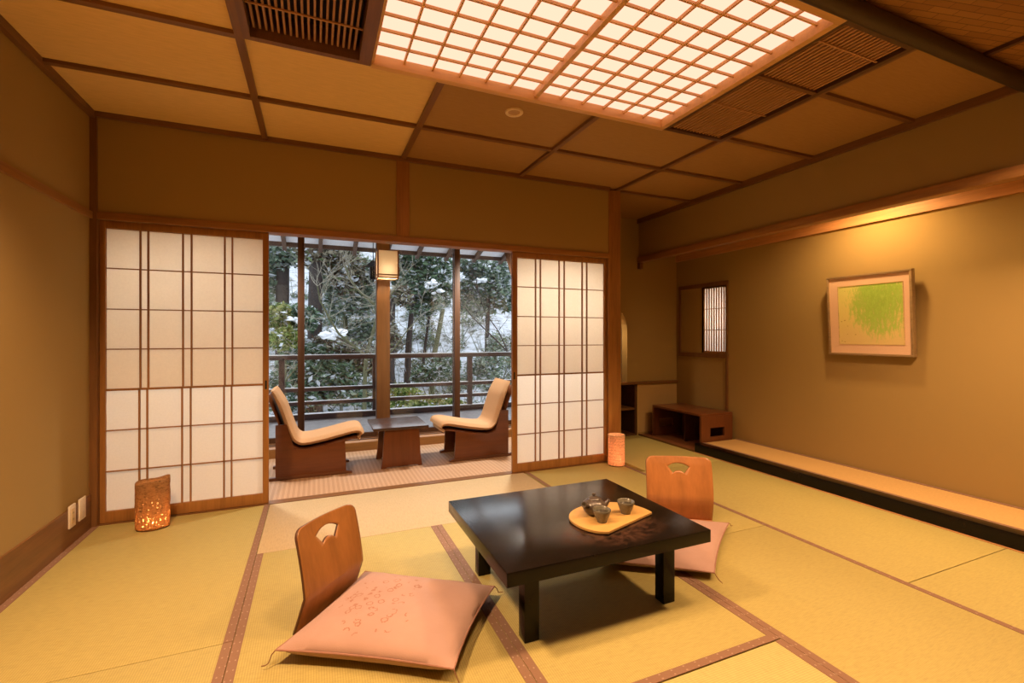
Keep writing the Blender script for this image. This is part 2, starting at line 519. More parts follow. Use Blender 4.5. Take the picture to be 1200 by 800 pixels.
# tatami mats -----------------------------------------------------
def mat_thing(x0, x1, y0, y1, label, borders, mat=TAT_Y):
    t = thing('tatami_mat', label, 'tatami mat', ((x0 + x1) / 2, (y0 + y1) / 2, -.055), group='tatami mats covering the floor')
    g = .0012
    box(x0 + g, x1 - g, y0 + g, y1 - g, -.055, -.0005, bev=.0015).build('rush_surface', mat, t)
    w = .033
    for b in borders:
        if b == 'l': m = box(x0 + g, x0 + w, y0 + g, y1 - g, -.0006, .0012)
        if b == 'r': m = box(x1 - w, x1 - g, y0 + g, y1 - g, -.0006, .0012)
        if b == 'f': m = box(x0 + w, x1 - w, y0 + g, y0 + w, -.0006, .0012)
        m.build('cloth_border', HERI_X if b == 'f' else HERI_Y, t)
mat_thing(-1.22, -.28, 2.0, YB, 'tatami mat under the woven lantern, in the left back corner', 'lr')
mat_thing(-1.22, -.28, YF + .9, 2.0, 'tatami mat along the left wall nearest the camera', 'lr')
mat_thing(-.28, 1.60, 2.75, YB, 'tatami mat lying crosswise along the threshold of the glazed porch', '', TAT_P)
mat_thing(-.28, .67, .85, 2.75, 'tatami mat under the near floor chair and its salmon cushion', 'lr')
mat_thing(.67, 1.61, 1.218, 2.75, 'tatami mat under the black low table', 'lrf')
mat_thing(.67, 1.61, .25, 1.216, 'pale tatami mat in front of the low table, rush running crosswise', 'r', TAT_X)
mat_thing(1.61, 2.515, 1.985, YB, 'tatami mat under the far floor chair, in front of the wooden column', 'lr')
mat_thing(1.61, 2.515, .1, 1.983, 'tatami mat right of the low table, nearest the camera', 'lr')
mat_thing(2.515, 3.407, 1.265, 3.17, 'tatami mat along the black alcove sill, its middle stretch', '')
mat_thing(2.515, 3.407, -.6, 1.263, 'tatami mat along the black alcove sill, cut by the right picture edge', '')
mat_thing(2.566, 3.418, 3.17, YN, 'tatami mat at the back, in front of the niche shelves', '')

# ------------------------------------------------------------------ ceiling light and vents
lx0, lx1, ly0, ly1 = .25, 2.02, 1.225, 2.345
cl = thing('ceiling_light', 'large glowing rectangular ceiling light with square wooden lattice', 'ceiling light', (1.135, 1.785, 2.45))
fr = MB()
fr.box(lx0, lx1, ly1 - .036, ly1, 2.432, 2.53, bev=.002).box(lx0, lx1, ly0, ly0 + .036, 2.432, 2.53, bev=.002)
fr.box(lx0, lx0 + .012, ly0 + .036, ly1 - .036, 2.446, 2.53).box(lx1 - .034, lx1, ly0 + .036, ly1 - .036, 2.432, 2.53, bev=.002)
fr.box(1.108, 1.132, ly0 + .036, ly1 - .036, 2.444, 2.53)
PALEC = wood('light_cedar', (.66, .38, .15), 'x', .45, .2)
fr.build('light_frame', PALEC, cl)
for half, (a, b) in enumerate(((.262, 1.108), (1.132, 1.986))):
    la = MB(); n = 6
    for i in range(1, n):
        x = a + (b - a) * i / n
        la.box(x - .0045, x + .0045, ly0 + .036, ly1 - .036, 2.464, 2.479)
    ys = []
    k = 0
    while True:
        y = 2.309 - .1085 * (k + 1)
        if y < ly0 + .05: break
        ys.append(y); k += 1
    for y in ys[0:]:
        la.box(a, b, y - .0045, y + .0045, 2.466, 2.478)
    la.build('lattice', PALEC, cl)
    box(a, b, ly0 + .036, ly1 - .036, 2.484, 2.488).build('glowing_diffuser', emit_mat(f'lit_diffuser_{half}', (1.0, .53, .37), 1.45), cl)

VSL = plain('vent_slat', (.44, .23, .10), .6, .2, 30, .08, 0)
def vent(label, x0, x1, y0, y1, deep, ydiv, thin):
    v = thing('ceiling_vent', label, 'ceiling vent', ((x0 + x1) / 2, (y0 + y1) / 2, 2.45), group='slatted ceiling vents beside the ceiling light')
    fm = darkw('y') if not deep else wood('vent_brown', (.17, .08, .04), 'y')
    f = MB(); w = .03
    f.box(x0, x1, y1 - w, y1, 2.44, 2.56).box(x0, x1, y0, y0 + w, 2.44, 2.56)
    f.box(x0, x0 + w, y0 + w, y1 - w, 2.44, 2.56)
    f.box(x1 - w * (1.8 if deep else 1), x1, y0 + w, y1 - w, 2.44, 2.56)
    f.build('vent_frame', fm, v)
    s = MB(); p = .0245 if deep else .0262
    x = x0 + w + p * .6
    xe = x1 - w * (1.8 if deep else 1)
    while x < xe - .004:
        s.box(x - (.0045 if deep else .0058), x + (.0045 if deep else .0058), y0 + w, y1 - w, 2.452 + (.03 if deep else 0), (2.506 if deep else 2.462)); x += p
    s.build('slats', VSL if not deep else plain('vent_slat_dark', (.36, .20, .12), .6, .2, 30, .08, 0), v)
    if ydiv: box(x0 + w, x1 - w, ydiv - .012, ydiv + .012, 2.441, 2.52).build('divider', cedar_d('x'), v)
    for yt in thin:
        box(x0 + w, xe, yt - .004, yt + .004, 2.448 + (.028 if deep else 0), 2.454 + (.028 if deep else 0)).build('cross_rod', VSL, v)
    box(x0, x1, y0, y1, 2.56, 2.565).build('back_board', plain('vent_dark', (.02, .01, .006)), v)
vent('dark slatted ceiling vent left of the glowing ceiling light', -.29, .248, 1.225, 2.345, True, None, [2.14])
vent('brown slatted ceiling vent right of the glowing ceiling light', 2.022, 2.517, 1.225, 2.345, False, 1.683, [1.98, 1.38])

dl = thing('ceiling_fitting', 'small round fitting with a pale rim flush in the brown ceiling board', 'ceiling fitting', (1.092, 2.548, 2.462))
MB().lathe([(.036, .008), (.036, .002), (.040, -.003), (.050, -.004), (.054, 0), (.054, .008)], 32).build('rim', plain('pale_ring', (.72, .56, .34), .5), dl, local=True)
MB().lathe([(0, .0025), (.036, .0025), (.036, .006), (0, .006)], 32).build('centre_disc', plain('tan_disc', (.45, .27, .12), .6), dl, local=True)

# ------------------------------------------------------------------ shoji screens
rows = [1.788, 1.546, 1.298, 1.054, .807, .56, .312, .072]
def shoji(name, x0, x1, px0, px1, pairs, label):
    y0, y1 = 3.55, 3.58
    d = struct(name, MB().box(x0, px0, y0, y1, .004, 1.832, bev=.0015).box(px1, x1, y0, y1, .004, 1.832, bev=.0015)
               .box(px0, px1, y0, y1, .004, rows[-1], bev=.0015).box(px0, px1, y0, y1, rows[0], 1.832, bev=.0015), cedar('z'))
    d['label'] = label
    kw = .0045
    up = MB()
    for a, b in pairs:
        for x in (a, b): up.box(x - kw, x + kw, y0 + .006, y0 + .02, rows[4], rows[0])
    for z in rows[1:4]: up.box(px0, px1, y0 + .007, y0 + .019, z - kw * .75, z + kw * .75)
    up.build('upper_lattice', wood('lattice', KUMI, 'z'), d)
    lo = MB()
    for a, b in pairs:
        for x in (a - .004, b - .004): lo.box(x - kw, x + kw, y0 + .001, y0 + .014, rows[-1], rows[4])
    for z in rows[4:7]: lo.box(px0, px1, y0 + .001, y0 + .013, z - kw * (.75 if z != rows[4] else 1.4), z + kw * (.75 if z != rows[4] else 1.4))
    lo.build('lower_lattice', wood('lattice', KUMI, 'z'), d)
    box(px0, px1, y0 + .020, y0 + .0212, rows[4], rows[0]).build('upper_paper', PAPER, d)
    # lower paper, faintly rippled near its edges
    nx, nz = 40, 40; g = []
    for j in range(nz + 1):
        z = rows[-1] + (rows[4] - rows[-1]) * j / nz; row = []
        for i in range(nx + 1):
            x = px0 + (px1 - px0) * i / nx
            e = min(x - px0, px1 - x) / .2
            rip = .0016 * math.exp(-e * 2) * math.sin(z * 34 + x * 11) if name == 'door_1' else 0
            row.append((x, y0 + .0165 + rip, z))
        g.append(row)
    MB().grid(g).build('lower_paper', PAPER, d)
    # finger pull on the stile next to the opening
    fx = (x1 - .016) if name == 'door_1' else (x0 + .016)
    box(fx - .006, fx + .006, y0 - .001, y0 + .002, .775, .835, bev=.002).build('finger_pull', BLACK, d)
shoji('door_1', -1.194, -.289, -1.166, -.324, [(-.997, -.957), (-.776, -.730), (-.546, -.503)], 'sliding paper screen left of the porch opening')
shoji('door_2', 1.508, 2.434, 1.551, 2.408, [(1.724, 1.770), (1.951, 2.001), (2.182, 2.230)], 'sliding paper screen right of the porch opening, beside the column')

# ------------------------------------------------------------------ glazed porch
struct('floor_engawa', box(XL, 2.56, 3.60, 4.82, -.12, 0), CARPET)
trim(box(XL, 2.56, 4.82, 5.20, -.12, .086, bev=.004), cedar('x'))
trim(MB().box(XL, 2.56, 4.93, 4.96, .086, .092).box(XL, 2.56, 5.0, 5.03, .086, .092), darkw('x'))
trim(box(.597, .728, 5.03, 5.15, .086, 2.25, bev=.003), cedar_d('z'))      # post in the middle of the glazing
struct('wall_window_head', box(XL, 2.56, 4.98, 5.12, 2.235, 2.75), PLASTER)
trim(box(XL, 2.56, 4.96, 5.13, 2.205, 2.24), darkw('x'))
def glass_door(name, x0, x1, y, stiles, zb=.088):
    m = MB()
    for a, b in stiles: m.box(a, b, y, y + .035, zb, 2.205, bev=.002)
    m.box(x0, x1, y + .002, y + .033, zb, zb + .05).box(x0, x1, y + .002, y + .033, 2.17, 2.205)
    d = struct(name, m, darkw('z'))
    box(x0 + .01, x1 - .01, y + .015, y + .019, zb + .04, 2.18).build('glass_pane', GLASS, d)
glass_door('window_1', -1.2, -.095, 5.08, [(-1.2, -1.14), (-.157, -.095)])
glass_door('window_2', 1.432, 2.55, 5.08, [(1.432, 1.512), (2.49, 2.55)])
glass_door('window_3', -.10, .60, 5.035, [(-.10, -.095), (.592, .60)], .086)
glass_door('window_4', .725, 1.44, 5.035, [(.725, .732), (1.436, 1.44)], .086)

# curtain tied back at the right end of the glazing
ct = thing('curtain', 'brown curtain tied back at the right end of the porch glazing', 'curtain', (2.25, 4.93, .09))
g = []
for j in range(31):
    z = .12 + (2.2 - .12) * j / 30
    w = .012 + .30 * (abs(z - .98) / 1.1) ** 1.25
    row = []
    for i in range(49):
        u = i / 48
        row.append((2.16 + .10 + .16 - w - .02 + (w + .14) * u if False else 2.40 - (w + .10) * (1 - u), 4.92 + .022 * math.sin(u * PI * 11) * (.35 + min(1, w * 4)), z))
    g.append(row)
MB().grid(g).build('cloth', CURT, ct)
MB().tube([(2.27, 4.885, .97), (2.34, 4.88, .985), (2.41, 4.89, .99)], .014, 8).build('tieback', plain('curtain_tie', (.28, .19, .12), .8), ct)

# lounge chairs -----------------------------------------------------
def lounge_chair(label, loc, rotz):
    t = thing('lounge_chair', label, 'chair', loc, rotz, 'legless lounge chairs on the porch')
    # local: +x is the front, width along y (-.205 .. .205)
    prof = [(-.285, .018), (.240, .018), (.230, .272), (.09, .249), (-.06, .228), (-.15, .235), (-.205, .435), (-.285, .435)]
    for y in (-.195, .17):
        MB().prism(prof, 'y', y, y + .025, .003).build('side_panel', redw('x'), t, local=True)
        MB().prism([(-.33, 0), (.285, 0), (.285, .016), (.25, .024), (-.33, .024)], 'y', y - .006, y + .031, .003).build('foot_runner', brownw('x'), t, local=True)
    box(.12, .145, -.17, .17, .06, .085).build('stretcher', brownw('y'), t, local=True)
    box(-.27, -.245, -.17, .17, .06, .085).build('stretcher', brownw('y'), t, local=True)
    # upholstered pad: one curved sheet from the seat front up the back
    c = [(.352, .275), (.345, .315), (.30, .322), (.20, .302), (.08, .277), (-.04, .258), (-.115, .262), (-.165, .30), (-.195, .36), (-.225, .45), (-.265, .57), (-.315, .70)]
    c = [Vector((x, 0, z)) for x, z in c]
    # resample smoothly
    P = []
    for i in range(len(c) - 1):
        p0, p1, p2, p3 = c[max(i - 1, 0)], c[i], c[i + 1], c[min(i + 2, len(c) - 1)]
        for k in range(5):
            s = k / 5
            P.append(.5 * (2 * p1 + (p2 - p0) * s + (2 * p0 - 5 * p1 + 4 * p2 - p3) * s * s + (3 * p1 - p0 - 3 * p2 + p3) * s ** 3))
    P.append(c[-1])
    W = .205; ny = 14
    top, bot = [], []
    for i, p in enumerate(P):
        d = (P[min(i + 1, len(P) - 1)] - P[max(i - 1, 0)]).normalized()
        nrm = Vector((d.z, 0, -d.x)) * -1
        if i < 4: nrm = Vector((.9, 0, .4)).normalized()
        fr_ = i / (len(P) - 1)
        th = .052 * min(1, .35 + 6 * fr_, .5 + 6 * (1 - fr_))
        rt, rb = [], []
        for k in range(ny + 1):
            v = -1 + 2 * k / ny
            e = (1 - abs(v) ** 8) ** .5 if abs(v) < 1 else 0
            crown = .010 * (1 - v * v)
            y = v * W
            mid = p - nrm * th * .5
            rt.append(tuple(Vector((mid.x, y, mid.z)) + nrm * (th * .5 * e + crown * e)))
            rb.append(tuple(Vector((mid.x, y, mid.z)) - nrm * (th * .5 * e)))
        top.append(rt); bot.append(rb)
    m = MB().grid(top).grid([r[::-1] for r in bot])
    m.grid([top[0], bot[0]]).grid([top[-1], bot[-1]])
    bmesh.ops.remove_doubles(m.bm, verts=m.bm.verts, dist=.0005)
    bmesh.ops.recalc_face_normals(m.bm, faces=m.bm.faces)
    m.build('padded_seat', UPH, t, local=True, smooth=60)
    # wooden shell behind the back and under the seat
    sh = [(p.x - .032 if i > 34 else p.x - .004, p.z - (.036 if i < 34 else .02)) for i, p in enumerate(P) if i % 3 == 0 and i > 2]
    under = [(x + .012, z + .0) for x, z in sh]
    g0 = [[(x, -.19, z), (x, .19, z)] for x, z in sh]
    s = MB().grid(g0).build('wooden_shell', redw('x'), t, local=True)
    md = s.modifiers.new('thick', 'SOLIDIFY'); md.thickness = .012; md.offset = 0
    return t
lounge_chair('tan legless lounge chair at the left of the porch table', (-.0, 4.276, 0), 0)
lounge_chair('tan legless lounge chair at the right of the porch table, beside the curtain', (1.405, 4.275, 0), PI)

st = thing('side_table', 'small dark wooden table between the two porch lounge chairs', 'table', (.69, 4.3, 0))
box(.455, .925, 4.065, 4.575, .328, .351, bev=.003).build('tabletop', wood('dark_top', (.06, .034, .03), 'x', .25, .3, .5), st)
for y in (4.09, 4.44):
    MB().prism([(.519, 0), (.56, 0), (.57, .008), (.83, .008), (.84, 0), (.872, 0), (.857, .10), (.845, .328), (.547, .328), (.534, .10)], 'y', y, y + .026, .002).build('leg_panel', redw('z'), st)
box(.62, .77, 4.116, 4.44, .24, .262).build('stretcher', brownw('y'), st)

def point(name, loc, energy, color, radius=.02, parent=None):
    l = bpy.data.lights.new(name, 'POINT'); l.energy = energy; l.color = color; l.shadow_soft_size = radius
    o = bpy.data.objects.new(name, l); COL.objects.link(o)
    if parent: o.parent = parent; o.location = WM[parent].inverted() @ Vector(loc)
    else: o.location = loc
    return o

# lamp on the post ----------------------------------------------------
wl = thing('wall_lamp', 'square paper lamp glowing on the middle post of the porch glazing', 'lamp', (.672, 4.87, 1.72))
lx = (.577, .775); ly = (4.78, 4.94); lz = (1.715, 2.0)
point('lamp_glow', (.676, 4.86, 1.79), 11, (1, .84, .62), .03, wl)
f = MB()
for x in lx:
    for y in ly: f.box(x - .007, x + .007, y - .007, y + .007, lz[0], lz[1])
for z in (lz[0], lz[1] - .01, lz[0] + .03):
    for y in ly: f.box(lx[0], lx[1], y - .006, y + .006, z, z + .010)
    for x in lx: f.box(x - .006, x + .006, ly[0], ly[1], z, z + .010)
f.build('wooden_frame', cedar_d('z'), wl)
f = MB().box(lx[0] + .006, lx[1] - .006, ly[0] + .001, ly[0] + .002, lz[0] + .005, lz[1] - .006)
f.box(lx[0] + .006, lx[1] - .006, ly[1] - .002, ly[1] - .001, lz[0] + .005, lz[1] - .006)
f.box(lx[0] + .001, lx[0] + .002, ly[0], ly[1], lz[0] + .005, lz[1] - .006).box(lx[1] - .002, lx[1] - .001, ly[0], ly[1], lz[0] + .005, lz[1] - .006)
f.build('paper_shade', LAMP_PAPER, wl)
box(.62, .70, 4.94, 5.03, 1.80, 1.93).build('bracket', cedar_d('z'), wl)
MB().lathe([(0, -.03), (.02, -.025), (.03, 0), (.02, .025), (0, .03)], 16, (.676, 4.86, 1.80)).build('bulb', emit_mat('lamp_bulb', (1, .74, .45), 190), wl)

# ------------------------------------------------------------------ low table
lt = thing('low_table', 'square black lacquered low table in the middle of the room', 'table', (1.06, 1.835, 0))
tt_ = box(.600, 1.517, 1.462, 2.215, .278, .330, bev=.003).build('tabletop', [LACQ, LACQ_TOP], lt)
for p_ in tt_.data.polygons:
    if p_.normal.z > .9: p_.material_index = 1
for x0 in (.712, 1.357):
    for y0 in (1.563, 2.085):
        box(x0, x0 + .060, y0, y0 + .055, 0, .278, bev=.003).build('leg', LACQ, lt)

# tray, pot, cups on the table
def onz(u, v, z):       # photo pixel (1200x800) to a point at height z
    T = math.atan2(231, 546); s, c = math.sin(T), math.cos(T)
    a = (u - 600) / 546; b = (393.5 - v) / 546; t = (z - 1.135) / b
    return Vector(((s + a * c) * t, (c - a * s) * t, z))
tz = .3305
edge = [(713.3, 623.3), (700, 622.7), (684, 618.7), (673.3, 613.3), (668, 608.5), (666.8, 604.5), (669, 600), (675, 596), (684, 592.6), (696, 590), (709.3, 588.7), (722.7, 588.7), (734, 590), (745, 592.4), (756, 596.2), (764, 600.2)]
edge = [onz(u, v, tz + .012) for u, v in edge]
mid = sum(edge, Vector()) / len(edge)
out_ = []
for i in range(len(edge) - 1):
    p0, p1, p2, p3 = edge[max(i - 1, 0)], edge[i], edge[i + 1], edge[min(i + 2, len(edge) - 1)]
    for k in range(4):
        q_ = k / 4
        out_.append(.5 * (2 * p1 + (p2 - p0) * q_ + (2 * p0 - 5 * p1 + 4 * p2 - p3) * q_ * q_ + (3 * p1 - p0 - 3 * p2 + p3) * q_ ** 3))
out_.append(edge[-1])
tr = thing('serving_tray', 'yellow wooden tray with one straight side on the black low table', 'tray', (mid.x, mid.y, tz))
def traypts(k): return [(mid.x + (p.x - mid.x) * k, mid.y + (p.y - mid.y) * k) for p in out_]
MB().prism(traypts(1), 'z', tz + .004, tz + .014, .001).build('tray_board', YTRAY, tr)
MB().prism(traypts(.95), 'z', tz, tz + .004).build('tray_foot', darkw('x'), tr)

tt = tz + .0145
def cup(px, label):
    p = onz(*px, tt)
    c = thing('tea_cup', label, 'cup', p, 0, 'tea cups on the tray')
    r = .0265; K = 1.4
    MB().lathe([(a * K, b * K * .9) for a, b in [(0, .002), (.010, .002), (.012, 0), (.0145, 0), (.0155, .005), (.0212, .018), (r * .99, .034), (r * 1.04, .042), (r * 1.0, .0435), (r * .92, .041), (.0185, .02), (.013, .009), (0, .008)]], 36).build('cup_body', CERAM_IN, c, local=True, smooth=50)
    MB().lathe([(0, .029 * K), (.0225 * K, .029 * K)], 36).build('tea', TEA, c, local=True)
cup((705.3, 611), 'nearer of the two small tea cups on the yellow tray')
cup((733.3, 601), 'farther tea cup on the yellow tray, right of the pot')
pp = onz(696, 602, tt)
tp = thing('teapot', 'small dark stoneware teapot on the yellow tray', 'teapot', pp)
MB().lathe([(0, 0), (.030, 0), (.034, .004), (.046, .018), (.052, .034), (.050, .049), (.040, .061), (.028, .067), (.026, .068), (.024, .066), (0, .066)], 40).build('pot_body', CERAM, tp, local=True, smooth=50)
ld = MB().lathe([(.029, .067), (.028, .071), (.018, .076), (.006, .079), (0, .079)], 32).build('lid', CERAM, tp, local=True, smooth=50)
MB().lathe([(.004, .078), (.005, .083), (.009, .087), (.008, .092), (0, .094)], 20).build('lid_knob', CERAM, ld, local=True, smooth=50)
sd = (Matrix.Rotation(R(-23), 3, 'Z') @ Vector((1, 0, 0)))
q = lambda a, z: (sd.x * a, sd.y * a, z)
MB().tube([q(.040, .036), q(.053, .044), q(.061, .055), q(.067, .064)], [.013, .0105, .008, .0065], 14).build('spout', CERAM, tp, local=True, smooth=50)
hd = (Matrix.Rotation(R(-158), 3, 'Z') @ Vector((1, 0, 0)))
q = lambda a, z: (hd.x * a, hd.y * a, z)
MB().tube([q(.040, .044), q(.052, .050), q(.064, .056), q(.074, .061)], [.010, .0105, .012, .0135], 16).build('handle', CERAM, tp, local=True, smooth=50)
MB().lathe([(0, 0), (.0095, 0)], 16, M=Matrix.Translation(q(.0746, .0613)) @ Vector(q(1, .35)).to_track_quat('Z', 'Y').to_matrix().to_4x4()).build('handle_shade_disc', TEA, tp, local=True)  # flat dark disc stands for the shade inside the handle's opening

# ------------------------------------------------------------------ floor chairs (bent plywood) and cushions
def rot2(v, a): return (v[0] * math.cos(a) - v[1] * math.sin(a), v[0] * math.sin(a) + v[1] * math.cos(a))

def floor_chair(label, p0, p1, n, mat, width_pad=0, prof=None):
    """p0,p1: rear floor corners; n: facing direction"""
    p0, p1 = Vector((*p0, 0)), Vector((*p1, 0))
    mid_ = (p0 + p1) / 2
    ang = math.atan2(n[1], n[0])
    t = thing('floor_chair', label, 'floor chair', (mid_.x, mid_.y, 0), ang, 'bent plywood floor chairs at the low table')
    W = (p1 - p0).length / 2 + width_pad
    # local: x forward, y left; profile of the back (x, z)
    prof = prof or [(0, .006), (.018, .055), (.038, .11), (.052, .150), (.050, .175), (.040, .24), (.028, .30), (.016, .35), (.004, .397)]
    L = [0]
    for a, b in zip(prof, prof[1:]): L.append(L[-1] + math.hypot(b[0] - a[0], b[1] - a[1]))
    def at(s):
        s = max(0, min(L[-1], s))
        for i in range(len(L) - 1):
            if s <= L[i + 1] + 1e-9:
                k = (s - L[i]) / (L[i + 1] - L[i]); a, b = prof[i], prof[i + 1]
                return (a[0] + (b[0] - a[0]) * k, a[1] + (b[1] - a[1]) * k)
    S0, S1 = L[3], L[-1]
    def pt(y, s):
        x, z = at(s)
        k = max(0, (s - S0) / (S1 - S0))
        x -= .022 * k * (1 - (y / W) ** 2)          # hollowed across
        return (x, y, z)
    # hand hole: fan shape
    ro, ri, half_a, cz = .105, .056, R(37), S1 - .040 - .105
    lerp = lambda a, b, k: (a[0] + (b[0] - a[0]) * k, a[1] + (b[1] - a[1]) * k)
    NT, NS, NB = 28, 12, 18
    cr = .035
    hole, outs = [], []
    def topedge(k):              # along the rounded top, left to right
        l1, l2 = PI * cr / 2, 2 * (W - cr); d = k * (2 * l1 + l2)
        if d < l1: a = d / cr; return (-(W - cr) - cr * math.cos(a), S1 - cr + cr * math.sin(a))
        if d < l1 + l2: return (-(W - cr) + d - l1, S1)
        a = (d - l1 - l2) / cr; return (W - cr + cr * math.sin(a), S1 - cr + cr * math.cos(a))
    for i in range(NT):
        k = i / NT; a = -half_a + 2 * half_a * k
        hole.append((math.sin(a) * ro, cz + math.cos(a) * ro)); outs.append(topedge(k))
    A0, A1 = (math.sin(half_a) * ro, cz + math.cos(half_a) * ro), (math.sin(half_a) * ri, cz + math.cos(half_a) * ri)
    for i in range(NS):
        k = i / NS; hole.append(lerp(A0, A1, k)); outs.append(lerp((W, S1 - cr), (W, S0), k))
    for i in range(NB):
        k = i / NB; a = half_a - 2 * half_a * k
        hole.append((math.sin(a) * ri, cz + math.cos(a) * ri + .006 * math.sin(PI * k))); outs.append(lerp((W, S0), (-W, S0), k))
    A0, A1 = (-A0[0], A0[1]), (-A1[0], A1[1])
    for i in range(NS):
        k = i / NS; hole.append(lerp(A1, A0, k)); outs.append(lerp((-W, S0), (-W, S1 - cr), k))
    rings = []
    M_ = 10
    for j in range(M_ + 1):
        k = j / M_
        rings.append([pt(h[0] + (o[0] - h[0]) * k, h[1] + (o[1] - h[1]) * k) for h, o in zip(hole, outs)])
    m = MB()
    vs = [[m.bm.verts.new(p) for p in r] for r in rings]
    n_ = len(hole)
    for a, b in zip(vs, vs[1:]):
        for k in range(n_):
            m.bm.faces.new((a[k], b[k], b[(k + 1) % n_], a[(k + 1) % n_]))
    bi = [i for i in range(n_) if abs(outs[i][1] - S0) < 1e-6]
    bi.sort(key=lambda i: outs[i][0])
    prevrow = [vs[-1][i] for i in bi]
    for j in range(1, 9):
        s = S0 * (1 - j / 8)
        row = [m.bm.verts.new(pt(outs[i][0], s)) for i in bi]
        for k in range(len(bi) - 1):
            m.bm.faces.new((prevrow[k], prevrow[k + 1], row[k + 1], row[k]))
        prevrow = row
    bmesh.ops.recalc_face_normals(m.bm, faces=m.bm.faces)
    bmesh.ops.remove_doubles(m.bm, verts=m.bm.verts, dist=.0003)
    o = m.build('backrest', [mat, ZAISU_EDGE], t, local=True, smooth=28)
    sd_ = o.modifiers.new('thick', 'SOLIDIFY'); sd_.thickness = .011; sd_.offset = 0; sd_.material_offset_rim = 1
    MB().prism([(0, -W), (.22, -W * .9), (.28, -W * .7), (.28, W * .7), (.22, W * .9), (0, W)], 'z', .0005, .011, .001).build('seat_board', mat, t, local=True)
    return t
floor_chair('reddish plywood floor chair behind the near salmon cushion', (-.074, 1.94), (.154, 2.182), (.728, -.686), ZAISU)
floor_chair('pale orange plywood floor chair on the far side of the low table', (2.238, 2.150), (1.902, 2.352), (-.515, -.857), ZAISU2,
            prof=[(0, .006), (.016, .055), (.03, .11), (.036, .150), (.033, .175), (.022, .24), (.010, .29), (-.004, .34), (-.020, .382)])

def floor_cushion(label, corners, thick, zb, seed):
    """corners: four floor points in order; pillow with pulled-out corners and a seam"""
    C = [Vector((x, y, 0)) for x, y in corners]
    cen = sum(C, Vector()) / 4
    ang = math.atan2((C[1] - C[0]).y, (C[1] - C[0]).x)
    t = thing('floor_cushion', label, 'cushion', (cen.x, cen.y, zb), ang, 'salmon floor cushions at the low table')
    Rm = Matrix.Rotation(-ang, 3, 'Z')
    L = [Rm @ (c - cen) for c in C]
    n = 36
    top, bot = [], []
    for j in range(n + 1):
        v = j / n * 2 - 1; a, b = [], []
        for i in range(n + 1):
            u = i / n * 2 - 1
            # edges drawn in between the corners
            uu = u * (1 - .055 * (1 - v * v)); vv = v * (1 - .055 * (1 - u * u))
            s, q_ = (uu + 1) / 2, (vv + 1) / 2
            p = L[0] * (1 - s) * (1 - q_) + L[1] * s * (1 - q_) + L[2] * s * q_ + L[3] * (1 - s) * q_
            prof = ((1 - abs(u) ** 3.2) * (1 - abs(v) ** 3.2)) ** .5
            wr = mnoise.noise(Vector((p.x * 7 + seed, p.y * 7, 0))) * .007 + mnoise.noise(Vector((p.x * 22, p.y * 22 + seed, 3))) * .002
            e = min(1 - abs(u), 1 - abs(v))
            pleat = .004 * math.sin((u + v) * 38 + seed) * max(0, 1 - e * 7) * max(0, abs(u * v))
            zt = thick * (.46 + .54 * prof) + (wr + pleat) * prof
            zz = thick * .46 * (1 - prof) ** 2.2
            a.append((p.x, p.y, zt)); b.append((p.x, p.y, max(.0015, zz)))
        top.append(a); bot.append(b)
    m = MB().grid(top).grid([r[::-1] for r in bot])
    bmesh.ops.remove_doubles(m.bm, verts=m.bm.verts, dist=.0004)
    bmesh.ops.recalc_face_normals(m.bm, faces=m.bm.faces)
    m.build('cushion_cover', CUSH, t, local=True, smooth=70)
    # piping round the seam
    ring = [top[0][i] for i in range(n)] + [top[j][n] for j in range(n)] + [top[n][n - i] for i in range(n)] + [top[n - j][0] for j in range(n)]
    m = MB().tube(ring + [ring[0]], .0032, 6)
    m.build('piping', plain(f'piping_cloth_{seed}', (.34, .18, .14), .85), t, local=True)
    rnd = random.Random(seed)
    for k in range(4):
        p = L[k]; d = p.normalized(); sdv = Vector((-d.y, d.x, 0))
        z0 = thick * .46
        pts = [p + Vector((0, 0, z0)), p + d * .012 + Vector((0, 0, z0 * .7)), p + d * .022 + sdv * .006 + Vector((0, 0, .006)), p + d * .032 + sdv * .008 + Vector((0, 0, .003)), p + d * .044 + sdv * (.008 + .010 * rnd.uniform(-1, 1)) + Vector((0, 0, .0025))]
        MB().tube(pts, [.002, .0018, .0018, .0018, .0015], 6).build('corner_tassel', CORD, t, local=True)
    return t
floor_cushion('large salmon cushion with brown flower sprigs, in the foreground before the near chair', [(-.125, 1.797), (.416, 1.468), (.715, 1.885), (.213, 2.237)], .088, .012, 3)
floor_cushion('salmon cushion half hidden behind the low table, before the far chair', [(2.232, 2.017), (1.70, 1.618), (1.225, 1.95), (1.776, 2.342)], .062, .012, 9)

